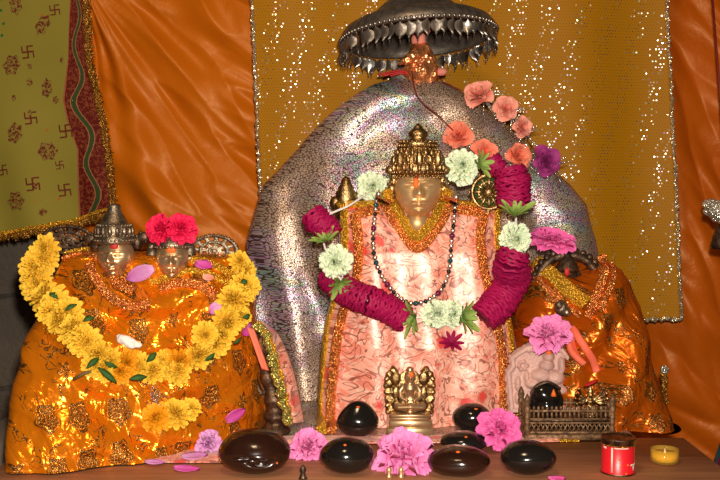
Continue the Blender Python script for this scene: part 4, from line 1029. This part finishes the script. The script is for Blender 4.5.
# ------------------------------------------------------------------ polished stones
def stone(px, bot, w, h, mat, lab, kind='oval', mark=None, slot=False, depth=.85, lifted=0, rot=0):
    gp = ground(px, bot, lifted); a = w / 2 * mpp(gp.y + .03); cc = h / 2 * mpp(gp.y + .03) * 1.0; b = a * depth
    c = V((gp.x * (2 + gp.y + b * .75) / (2 + gp.y), gp.y + b * .75, lifted + cc * .97)); sd = px * .37
    def fn(p):
        x, y, z = p.x / a, p.y / b, p.z / cc; q = V(p)
        if kind == 'oval':
            q.z *= (abs(z) ** .05 if abs(z) > 1e-4 else 1)
            q *= 1 + .05 * nz(x * .9 + sd, y * .9, z * .9)
        if kind == 'tri':
            wv = 1.03 - .30 * ss(-.3, 1, z); q.x *= wv; q.y *= wv; q.x += .04 * a * z; q *= 1 + .05 * nz(x + sd, y, z)
        if kind == 'dome':
            q.z *= 1 if z > 0 else .9; q *= 1 + .06 * nz(x * 1.2 + sd, y, z)
        if slot and y < 0:
            k_ = g(x - .05, .52); q.y += b * .42 * k_ * g(z + .22 + .08 * sin(x * 5), .16); q.y -= b * .20 * g(x - .05, .42) * g(z + .26, .06); q.y -= b * .05 * k_ * g(z - .02, .08)
        return q
    t = None; m = MB(); m.ball(c, (a, b, cc), 72, 48, fn=fn); zmin = min(p.z for p in m.v)
    for p in m.v: p.z += lifted + .0005 - zmin
    if lab and not mark: return tag(m.build('polished_stone', M_[mat]), lab, 'stone', 'polished stones on the altar table')
    t = thing('polished_stone', V((c.x, c.y, lifted)), lab, 'stone', 'polished stones on the altar table'); bv = m.bvh(); m.build('stone_body', M_[mat], t)
    for mk in mark:
        k = MB(); h0 = bv.ray_cast(CAM, ray(mk[0], mk[1]))
        if h0[0] is not None: k.ball(h0[0], (mk[2], .003, .0018), 12, 8); o = k.build('paste_mark', M_['tilak'], t); o['label'] = 'orange paste dot'
    return t
stone(255, 479, 73, 45, 'glossbrown', 'largest brown stone with a carved mouth slot, leftmost on the table', slot=True, mark=[(277, 463, .002)])
stone(347, 478, 55, 36, 'glossblack', 'oval black stone in the front row below the upright stone', mark=[(345, 445, .003)])
stone(459, 481, 63, 31, 'glossbrown', 'brown black domed stone front and center, below two smaller ones', 'dome', mark=[(458, 452, .004)])
stone(528, 479, 57, 34, 'glossblack', 'flattened black stone at the front left of the red tin')
stone(464, 456, 48, 22, 'glossblack', 'small flat black stone wedged behind the domed stone', 'dome', mark=[(466, 437, .003)])
stone(472, 436, 40, 30, 'glossblack', 'black stone farthest back, beside the pink flower before the robe', mark=[(476, 409, .004)])
stone(358, 441, 42, 38, 'glossblack', 'upright egg shaped black stone in front of the pink robe', 'tri', mark=[(358, 407, .004)], depth=.75)

# ------------------------------------------------------------------ seated brass idol
gb_ = ground(410, 436); Yb = gb_.y + .035; u = mpp(Yb)
c = V((gb_.x, Yb, .006)); t = thing('seated_idol', c, 'small seated brass idol with arched throne back before the pink robe', 'idol')
def L(px, py, dy=0): q = at(px, py, Yb); return V((q.x, Yb + dy, q.z))
m = MB()
for (y0, y1, w_) in ((434, 425, 47), (425, 418, 43), (418, 415, 38), (412, 415, 40)):
    a, b_ = L(410, max(y0, y1)), L(410, min(y0, y1)); m.box((a + b_) / 2, (w_ * u, .06 * (w_ / 47), abs(b_.z - a.z) + .001), bev=.0012)
m.build('stepped_base', M_['silverbrass'], t)
m = MB()
m.ball(L(410, 405), (13 * u, .022, 4.5 * u), 24, 14)
for sx in (-1, 1):
    m.tube([L(410 + sx * 4, 405), L(410 + sx * 12, 405, -.012), L(410 + sx * 3, 407, -.022)], [.010, .009, .006], 12)      # crossed legs
    m.tube([L(410 + sx * 6, 385), L(410 + sx * 10, 391, -.002), L(410 + sx * 9, 397, -.008), L(410 + sx * 3, 400, -.016)], [.006, .0055, .005, .004], 10)
m.tube([L(410, 402), L(410, 395), L(410, 388), L(410, 384), L(410, 380)], [.014, .0125, .016, .013, .006], 18)
m.ball(L(410, 376, -.004), (6 * u, .012, 7 * u), 20, 14); m.ball(L(410, 369, -.002), (4 * u, .008, 3 * u), 14, 9); m.ball(L(410, 377, -.015), (.002, .004, .004), 8, 6)
m.tube([L(397, 405, -.024), L(410, 404, -.030), L(423, 405, -.024)], .004, 10); m.lathe([(.016, 0), (.011, .008), (.014, .014), (.020, .018)], 24, Matrix.Translation(L(410, 414)))
remesh(m.build('seated_figure', M_['silverbrass'], t), .0012, 2)
m = MB()
for sx in (-1, 1):
    pts = [(410 + sx * 19, 413), (410 + sx * 20, 400), (410 + sx * 21, 388), (410 + sx * 19, 376), (410 + sx * 13, 370)]
    P_ = dens([L(*q, .018) for q in pts], 24); m.tube(P_, [.010 + .002 * sin(k * 1.6) for k in range(24)], 12)
    for k in range(0, 24, 3): m.ball(P_[k] + V((sx * .006, -.005, 0)), .006, 10, 7)
    m.ball(L(410 + sx * 14, 379, .008), (.011, .006, .014), 14, 9); m.ball(L(410 + sx * 14, 394, .012), (.009, .006, .016), 14, 9); m.ball(L(410 + sx * 13, 406, .010), (.010, .008, .012), 12, 8)
m.ball(L(410, 390, .020), (.030, .005, .040), 20, 12); remesh(m.build('throne_back', M_['brass_old'], t), .0016, 1)
k = MB(); k.ball(L(411, 373.5, -.015), (.0048, .0025, .0065), 12, 8); o = k.build('forehead_mark', M_['tilak'], t); o['label'] = 'orange paste mark'

# ------------------------------------------------------------------ carved pink stone plaque
Yp = .055; up_ = mpp(Yp)
outl = [(509, 413), (506, 372), (511, 366), (510, 358), (517, 352), (526, 347), (535, 343), (546, 341), (557, 343), (566, 350), (571, 357), (577, 362), (579, 372), (581, 413)]
def inside_d(px, py):
    n = len(outl); ins = False; dm = 1e9
    for k in range(n):
        x1, y1 = outl[k]; x2, y2 = outl[(k + 1) % n]
        if (y1 > py) != (y2 > py) and px < (x2 - x1) * (py - y1) / (y2 - y1) + x1: ins = not ins
        dx, dy = x2 - x1, y2 - y1; q = max(0, min(1, ((px - x1) * dx + (py - y1) * dy) / (dx * dx + dy * dy))); dm = min(dm, sqrt((px - x1 - q * dx) ** 2 + (py - y1 - q * dy) ** 2))
    return dm if ins else -dm
def relief(px, py):
    d = inside_d(px, py); h = .012 * ss(0, 1.2, d)
    h -= .007 * ss(4.5, 5.5, d) * ss(1.0, 0, 0)
    def el(cx_, cy_, rx, ry, hh): return hh * max(0, 1 - ((px - cx_) / rx) ** 2 - ((py - cy_) / ry) ** 2) ** .5 if ((px - cx_) / rx) ** 2 + ((py - cy_) / ry) ** 2 < 1 else 0
    r = 0
    for k in range(6): r = max(r, el(523 + 4 * cos(k), 366 + 4 * sin(k), 2.3, 2.3, .007))       # rosette
    for k in range(7): r = max(r, el(530 + 3.5 * k, 352 - 3 * sin(k / 6 * pi), 2, 2.2, .006))
    for e in ((549, 357, 6, 6, .016), (547, 366, 8, 6, .014), (541, 376, 11, 7, .014), (556, 378, 9, 8, .013), (562, 366, 4, 9, .010), (533, 384, 8, 5, .012), (545, 390, 14, 6, .012), (527, 378, 3, 7, .008), (560, 390, 8, 5, .010), (571, 372, 3.5, 8, .009), (572, 388, 3.5, 6, .008), (518, 384, 3, 8, .007), (517, 398, 3, 6, .007), (535, 400, 10, 5, .009)): r = max(r, el(*e))
    return h + (r * 1.35 if d > 3 else 0) + .0012 * nz(px * .5, py * .5, 1)
m = MB(); nx, ny = 96, 96; ids = {}; idb = {}
for i in range(nx + 1):
    for j in range(ny + 1):
        px = 505 + 77 * i / nx; py = 340 + 74 * j / ny; d = inside_d(px, py)
        if d > -1.0:
            q = at(px, py, Yp); lean = (q.z) * .10
            ids[(i, j)] = m.add(V((q.x, Yp + lean - relief(px, py), max(q.z, .006))), (q.x, q.z)); idb[(i, j)] = m.add(V((q.x, Yp + lean + .016, max(q.z, .006))), (q.x, q.z))
fs = set((i, j) for i in range(nx) for j in range(ny) if all(k in ids for k in ((i, j), (i + 1, j), (i + 1, j + 1), (i, j + 1))))
for (i, j) in fs:
    k = ((i, j), (i + 1, j), (i + 1, j + 1), (i, j + 1)); m.face([ids[q] for q in k]); m.face([idb[q] for q in k][::-1])
    for (nb, a, b_) in (((i - 1, j), 0, 3), ((i + 1, j), 1, 2), ((i, j - 1), 0, 1), ((i, j + 1), 3, 2)):
        if nb not in fs: m.face((ids[k[a]], ids[k[b_]], idb[k[b_]], idb[k[a]]))
zm = min(p.z for p in m.v); BV['plaque'] = m.bvh()
t = thing('carved_plaque', V((at(545, 410, Yp).x, Yp, .004)), 'pinkish carved stone plaque with arched top leaning on the right deity', 'plaque')
m.build('slab', M_['pinkstone'], t)
k = MB(); patch(k, 549, 353, .006, .007, BV['plaque'], .004); o = k.build('paste_mark', M_['tilak'], t); o['label'] = 'orange paste mark'
# pink bases for flowers
p = at(549, 332, .04); o = flower('pink_flower', 'peony', 'rosepink', 0, p, V((-.1, -1, .9)), .050); o.scale = (.044, .044, .034); tag(o, 'pale pink flower lying on top of the carved plaque', 'flower')
p = at(552, 239, .14); o = flower('pink_flower', 'peony', 'rosepink2', 1, p, V((0, -.8, 1)), .05); o.scale = (.052, .03, .03); tag(o, 'pink flower resting above the dark arch of the right deity', 'flower')

# ------------------------------------------------------------------ lattice stand with two idols
gs = ground(568, 441); Ys = gs.y; us = mpp(Ys)
x0, x1 = at(527, 441, Ys).x, at(612, 441, Ys).x; H = .062; D = .075
t = thing('lattice_stand', V(((x0 + x1) / 2, Ys + D / 2, 0)), 'aged brass altar stand with pierced lattice sides beside the red tin', 'stand')
m = MB(); m.box(((x0 + x1) / 2, Ys + D / 2, .008), (x1 - x0 + .012, D + .012, .012), bev=.002); m.build('base_plate', M_['rustbrass'], t)
m = MB(); m.box(((x0 + x1) / 2, Ys + D / 2, .040), (x1 - x0 - .004, D - .004, .005), bev=.001); m.build('shelf', M_['bronze'], t)
def lattice(a, b_, name):
    m = MB(); d = (b_ - a); Ld = d.length; d.normalize(); nrm = V((d.y, -d.x, 0)); R = Matrix((d, nrm, V((0, 0, 1)))).transposed()
    for z, h_ in ((.017, .005), (.036, .004), (.044, .003), (.060, .005)): m.box((a + b_) / 2 + V((0, 0, z)), (Ld, .005, h_), M=R, bev=.001)
    n = int(Ld / .0085)
    for k in range(n + 1):
        for s_ in (-1, 1):
            p = a + d * (Ld * k / n); q = p + d * s_ * .0095
            if 0 <= (q - a).dot(d) <= Ld: m.tube([p + V((0, 0, .017)), q + V((0, 0, .036))], .0016, 6)
    for k in range(n):
        p = a + d * (Ld * (k + .5) / n); m.tube([p + V((0, 0, .044)), p + V((0, 0, .052)), p + V((0, 0, .060))], [.0012, .0030, .0012], 7)
        m.ball(p + V((0, 0, .065)), (.0032, .0022, .005), 8, 6)
    m.build(name, M_['rustbrass'], t)
A_, B_, C_, D_ = V((x0, Ys, 0)), V((x1, Ys, 0)), V((x1, Ys + D, 0)), V((x0, Ys + D, 0))
for a, b_ in ((A_, B_), (B_, C_), (D_, A_), (C_, D_)): lattice(a, b_, 'lattice_panel')
for q in (A_, B_, C_, D_):
    m = MB(); m.lathe([(.006, .010), (.007, .02), (.0045, .03), (.006, .045), (.0045, .055), (.007, .066), (.005, .072), (.007, .078), (.005, .086), (.001, .094)], 20, Matrix.Translation(q)); m.build('post', M_['rustbrass'], t)
m = MB(); m.box(((x0 + x1) / 2 - .025, Ys - .010, .0035), (.085, .008, .005), bev=.001); o = m.build('gold_strip', M_['gold'], t)
# black rounded idol
cb = at(547, 404, Ys + .025); cb = V((cb.x, Ys + .036, .0435))
t = thing('black_idol', cb, 'black rounded stone idol with orange mark inside the lattice stand', 'idol')
rr = .031
m = MB(); m.ball(cb + V((0, 0, .043)), (rr, .027, .026), 40, 28, fn=lambda p: p * (1 + .08 * nz(p.x * 40, p.y * 40, p.z * 40)))
m.ball(cb + V((0, -.010, .020)), (.020, .018, .019), 24, 16); m.ball(cb + V((0, .0, .008)), (.026, .022, .008), 20, 10)
for sx in (-1, 1): m.ball(cb + V((sx * .026, -.004, .030)), (.008, .010, .018), 14, 10)
remesh(m.build('body', M_['glossblack'], t), .0016, 2)
k = MB(); k.lathe([(.006, 0), (.004, .006), (.0005, .014)], 12, Matrix.Translation(cb + V((.010, -.026, .044)))); o = k.build('paste_mark', M_['tilak'], t); o['label'] = 'orange paste mark'
k = MB(); k.tube(dens([cb + V((-.026, -.012, .058)), cb + V((0, -.018, .070)), cb + V((.026, -.012, .056))], 14), .003, 8); k.build('headband', M_['bronze'], t)
# small brass many armed idol
ci = V((at(590, 420, Ys + .03).x, Ys + .03, .0435))
t = thing('brass_idol', ci, 'tiny many armed brass idol with red petal inside the lattice stand', 'idol')
m = MB(); m.lathe([(.020, 0), (.021, .004), (.015, .007), (.017, .011), (.012, .014)], 24, Matrix.Translation(ci))
m.tube([ci + V((0, 0, .012)), ci + V((0, 0, .022)), ci + V((0, 0, .030)), ci + V((0, 0, .036))], [.009, .007, .010, .005], 14); m.ball(ci + V((0, -.002, .043)), (.007, .007, .008), 14, 10); m.lathe([(.007, .048), (.005, .054), (.001, .062)], 14, Matrix.Translation(ci))
for sx in (-1, 1):
    for k in range(4):
        a = -.5 + k * .42; d = V((sx * cos(a), -.25, sin(a))); p = ci + V((sx * .006, 0, .032)); m.tube([p, p + d * .014, p + d * .024 + V((0, -.003, .006))], [.0035, .003, .002], 8); m.ball(p + d * .026 + V((0, -.003, .007)), .0036, 8, 6)
    m.tube([ci + V((0, 0, .016)), ci + V((sx * .016, -.010, .014)), ci + V((sx * .004, -.016, .013))], [.007, .006, .004], 10)
remesh(m.build('figure', M_['brass_old'], t), .0011, 1)
m = MB(); petal(m, Matrix.Translation(ci + V((-.014, -.008, .060))) @ Matrix.Rotation(-1.4, 4, 'Z') @ Matrix.Rotation(.3, 4, 'X'), .030, .009, .1, .3, 1); o = solid(m.build('red_petal', M_['tilakred'], t, recalc=False), .001)

# ------------------------------------------------------------------ tin and dish
gt = ground(620.5, 475); ut = mpp(gt.y); r = 17.0 * ut; hT = 38 * ut; ct = V((gt.x, gt.y + r * .6, 0))
t = thing('tin_can', ct, 'small red tin with dark metal lid near the right end of the table', 'tin')
TM = Matrix.Translation(ct)
m = MB(); m.lathe([(r * .96, .0005), (r * 1.02, .001), (r * 1.02, .003), (r * .98, .004), (r * .98, hT * .8), (r * .98, hT * .82)], 56, TM); m.build('can_body', M_['tinred'], t)
m = MB(); m.lathe([(r * 1.03, .0005), (r * 1.04, .002), (r * 1.0, .0036)], 56, TM, capa=False, capb=False); m.build('bottom_rim', M_['tinlid'], t)
m = MB(); m.lathe([(r * .99, hT * .80), (r * 1.03, hT * .82), (r * 1.03, hT * .93), (r * 1.05, hT * .95), (r * 1.03, hT * .975), (r * .96, hT * .965), (r * .92, hT * .94), (r * .3, hT * .95), (0, hT * .955)], 56, TM, capa=False); m.build('lid', M_['tinlid'], t)
m = MB(); m.lathe([(r * .99, hT * .775), (r * 1.035, hT * .785), (r * 1.035, hT * .81), (r * .99, hT * .82)], 56, TM, capa=False, capb=False); o = m.build('brass_ring', M_['golddark'], t)
def cpatch(a0, a1, z0, z1, off=.0006):
    n = 10; P = [[ct + V(((r + off) * sin(a0 + (a1 - a0) * k / n), -(r + off) * cos(a0 + (a1 - a0) * k / n), z)) for z in (z0, z1)] for k in range(n + 1)]; m.grid(P)
m = MB(); cpatch(-.66, -.56, .006, hT * .76, .0004); cpatch(.55, 1.02, .0175, .0205, .0004); cpatch(.74, .86, .009, .0175, .0004)
cpatch(-1.25, -1.0, hT * .70, hT * .76, .0004); cpatch(-.5, .4, hT * .735, hT * .765, .0004)
solid(m.build('white_lettering', M_['tinwhite'], t, recalc=False), .0004)
k = MB()
for (a, z) in ((.25, .005), (-.1, .018), (.35, .02), (-.2, .03)): k.ball(ct + V((r * sin(a), -r * cos(a), z)), (.0022, .001, .0018), 8, 6)
k.build('paste_spot', M_['tilak'], t)
gd = ground(667, 465); ud = mpp(gd.y); r = 14.2 * ud; h = .026; cd = V((gd.x, gd.y + r * .6, 0))
t = thing('oil_dish', cd, 'small clear round dish of yellow oil at the right end of the table', 'dish'); TM = Matrix.Translation(cd)
m = MB(); m.lathe([(r * .85, .0006), (r * .96, .003), (r * 1.0, .010), (r, h), (r * .94, h), (r * .93, .011), (r * .88, .005), (0, .0045)], 56, TM, capa=True); m.build('dish_wall', M_['dish'], t)
m = MB(); m.lathe([(0, .0050), (r * .87, .0055), (r * .925, .012), (r * .925, .019), (0, .019)], 56, TM); m.build('oil', M_['oil'], t)
m = MB(); m.tube([cd + V((0, 0, .006)), cd + V((.001, 0, .028))], [.004, .0025], 10); m.build('wick_holder', M_['brass'], t)

# ------------------------------------------------------------------ front flowers and petals
FL = [(405, 455, 33, 'rosepink', 0, -.25, (0, -1, .95), 'large pink rose lying between the black stones at the front center'),
      (500, 429, 23, 'rosepink2', 1, -.13, (.2, -1, .5), 'pink rose behind the front stones, left of the lattice stand'),
      (308, 455, 21, 'rosepink', 2, -.17, (-.1, -1, .9), 'pale pink rose half hidden between the two left front stones'),
      (208, 449, 15, 'lilac', 2, -.14, (0, -1, .9), 'lilac flower with loose petals left of the brown stone')]
for (px, py, r, mt, v_, Y, nr, lab) in FL:
    p = at(px, py, Y); R_ = r * mpp(Y); p.z = max(p.z, .022); o = flower('pink_rose', 'peony', mt, v_, p, V(nr), R_ * .93); tag(o, lab, 'flower')
random.seed(3)
PE = [(142, 272, 17, 8, 'lilac', 'left', 'large lilac petal below the faces of the two small deities', .4), (205, 269, 10, 7, 'magenta', 'left', 'magenta petal beneath the pierced oval plate', -.3), (208, 280, 6, 4, 'peach', 'left', 'small pale peach petal under the pierced plate', 0), (214, 309, 7, 6, 'lilac', 'left', 'lilac petal at right shoulder of the orange wrap', .8), (243, 329, 8, 7, 'magenta', 'left', 'magenta petal at the lower end of the right marigolds', .6), (150, 359, 9, 6, 'magenta', 'left', 'magenta petal in the middle of the marigold loop', .7),
      (234, 411, 11, 7, 'magenta', 'left', 'magenta petal low on the orange wrap', .5), (187, 468, 13, 6, 'magenta', None, 'pink petal on the bare table edge left of the brown stone', .1), (155, 463, 10, 5, 'lilac', None, 'small lilac petal at the edge of the pink table cloth', 0), (195, 457, 13, 8, 'lilac', None, 'pale lilac petal on the pink cloth beside the lilac flower', .3), (222, 442, 10, 7, 'lilac', None, 'lilac petal just behind the brown stone', .9),
      (557, 477, 9, 5, 'rosepink2', None, 'bright pink petal on the table in front of the lattice stand', .1), (500, 399, 0, 0, 'x', None, '', 0)]
for (px, py, L_, W_, mt, who, lab, ro) in PE:
    if L_ == 0: continue
    if who: p, nn = hit(px, py, who, -.03); p = p + nn * .007
    else: p = ground(px, py, .006); nn = V((0, -.25, 1)).normalized()
    q = nn.to_track_quat('Z', 'Y').to_matrix().to_4x4(); u_ = mpp(p.y); m = MB()
    petal(m, Matrix.Translation(p) @ q @ Matrix.Rotation(pi / 2 + ro + (pi if random.random() < .3 else 0), 4, 'Z') @ Matrix.Translation((0, -L_ * u_, 0)), L_ * u_ * 2, W_ * u_, .10, .4, random.uniform(0, 6))
    zm = min(v.z for v in m.v)
    if not who:
        for v in m.v: v.z += (.0045 if py < 465 and px < 260 else .0008) - zm + .001
    tag(solid(m.build('flower_petal', M_[mt], None, recalc=False), .0012), lab, 'petal', 'loose flower petals')
p, nn = hit(127, 343, 'left'); m = MB()
m.ball(p + nn * .008, (.024, .010, .010), 30, 18, M=Matrix.Rotation(.35, 3, 'Y'), fn=lambda q: q * (1 + .35 * nz(q.x * 90, q.y * 90, q.z * 90))); tag(m.build('cotton_tuft', M_['white']), 'crumpled white cotton tuft on the orange wrap above the marigolds', 'cotton')
m = MB(); random.seed(8)
for k in range(26):
    p, nn = hit(155 + random.uniform(-4, 4), 400 + random.uniform(-12, 8), 'left'); d = V((random.uniform(-1, 1), -.4, random.uniform(-1, 1))) * .012; m.tube([p + nn * .003, p + nn * .01 + d], [.0014, .0006], 4)
tag(m.build('tinsel_tuft', M_['sparkle']), 'silver tinsel tuft above the two lowest marigolds', 'tinsel')
# small brass studs standing in for two reflections at the front edge
for (px, py, lab) in ((389, 478, 'tiny brass stud standing in for a reflection below the large rose, left one'), (401, 478, 'tiny brass stud standing in for a reflection below the large rose, right one')):
    q = ground(px, py); m = MB(); m.lathe([(.005, 0), (.005, .003), (.0025, .006), (.0045, .012), (.004, .017), (.001, .019)], 18, Matrix.Translation(V((q.x, q.y, .0005)))); tag(m.build('reflection_stud', M_['brass']), lab, 'reflection stand-in', 'studs standing in for reflections')
q = ground(303, 479); m = MB(); m.lathe([(.008, 0), (.006, .004), (.004, .010), (.006, .016), (.003, .022), (.001, .024)], 18, Matrix.Translation(V((q.x, q.y, .0005)))); tag(m.build('incense_holder', M_['bronze']), 'tiny dark metal incense holder in front of the pale pink rose', 'incense holder')

# ------------------------------------------------------------------ right edge bits
c = at(722, 214, .30); t = thing('tinsel_bunch', c + V((0, 0, -.05)), 'silver tinsel bunch hanging at the right edge of the picture', 'decoration')
m = MB(); m.ball(c + V((.012, 0, 0)), (.055, .03, .026), 50, 32, fn=lambda q: q * (1 + .30 * nz(q.x * 60, q.y * 60, q.z * 60) + .1 * nz(q.x * 200, q.y * 200, q.z * 200)), M=Matrix.Rotation(.35, 3, 'Y')); m.build('tinsel', M_['sparkle'], t)
m = MB(); m.tube([c + V((.02, .01, .01)), c + V((.03, .2, .62))], .0025, 6); m.build('cord', M_['thread'], t)
m = MB(); m.lathe([(.030, -.095), (.033, -.09), (.028, -.07), (.020, -.045), (.012, -.035), (.004, -.02)], 28, Matrix.Translation(c + V((.008, 0, .015)))); o = m.build('bell', M_['bronze'], t); o['label'] = 'dark bronze bell'
m = MB(); P = []; cc = at(724, 452, .02)
for i in range(64):
    row = []
    for j in range(50):
        a = 2 * pi * i / 64; v = j / 49; rr = (.030 + .075 * (1 - (1 - v) ** 3)) * (1 + .12 * nz(cos(a) * 2, sin(a) * 2, v * 5)); z = cc.z + .015 - v * (cc.z + .015 + .598)
        row.append(V((cc.x + .035 + rr * .8 * cos(a), .06 + rr * sin(a), z)))
    P.append(row)
b = m.grid(P, cu=True, mi=lambda i, j: 0 if j < 3 or (i // 11) % 2 == 0 else 1); m.face([b + i * 50 for i in range(64)]); m.face([b + i * 50 + 49 for i in range(64)][::-1])
tag(m.build('cloth_bundle', [M_['teal'], M_['plum']]), 'dark teal and plum cloth bundle standing beyond the right end of the table', 'bundle')

# ------------------------------------------------------------------ light and camera
def area(name, loc, target, size, power, col):
    l = bpy.data.lights.new(name, 'AREA'); l.shape = 'DISK'; l.size = size; l.energy = power; l.color = col; o = bpy.data.objects.new(name, l); C.objects.link(o); o.location = loc
    o.rotation_mode = 'QUATERNION'; o.rotation_quaternion = (V(target) - V(loc)).to_track_quat('-Z', 'Y'); return o
area('camera_flash', (.03, -1.97, .60), (0, 0, .42), .05, 47, (1, .92, .80))
area('overhead_fill', (-.2, -1.2, 1.9), (0, 0, .2), .35, 11, (1, .72, .42))  # added warm fill from above, lifts the tabletop; no such lamp is seen
wd = bpy.data.worlds.new('world'); bpy.context.scene.world = wd; wd.use_nodes = True
wd.node_tree.nodes['Background'].inputs[0].default_value = (.9, .6, .4, 1); wd.node_tree.nodes['Background'].inputs[1].default_value = .04
cam = bpy.data.cameras.new('camera'); cam.lens = 50; cam.sensor_width = 36; cam.clip_start = .05; co = bpy.data.objects.new('camera', cam); C.objects.link(co)
co.location = CAM; co.rotation_euler = (pi / 2 - PITCH, 0, 0); bpy.context.scene.camera = co
vs = bpy.context.scene.view_settings; vs.view_transform = 'Standard'; vs.look = 'None'; vs.exposure = 0; vs.gamma = 1; vs.use_curve_mapping = False
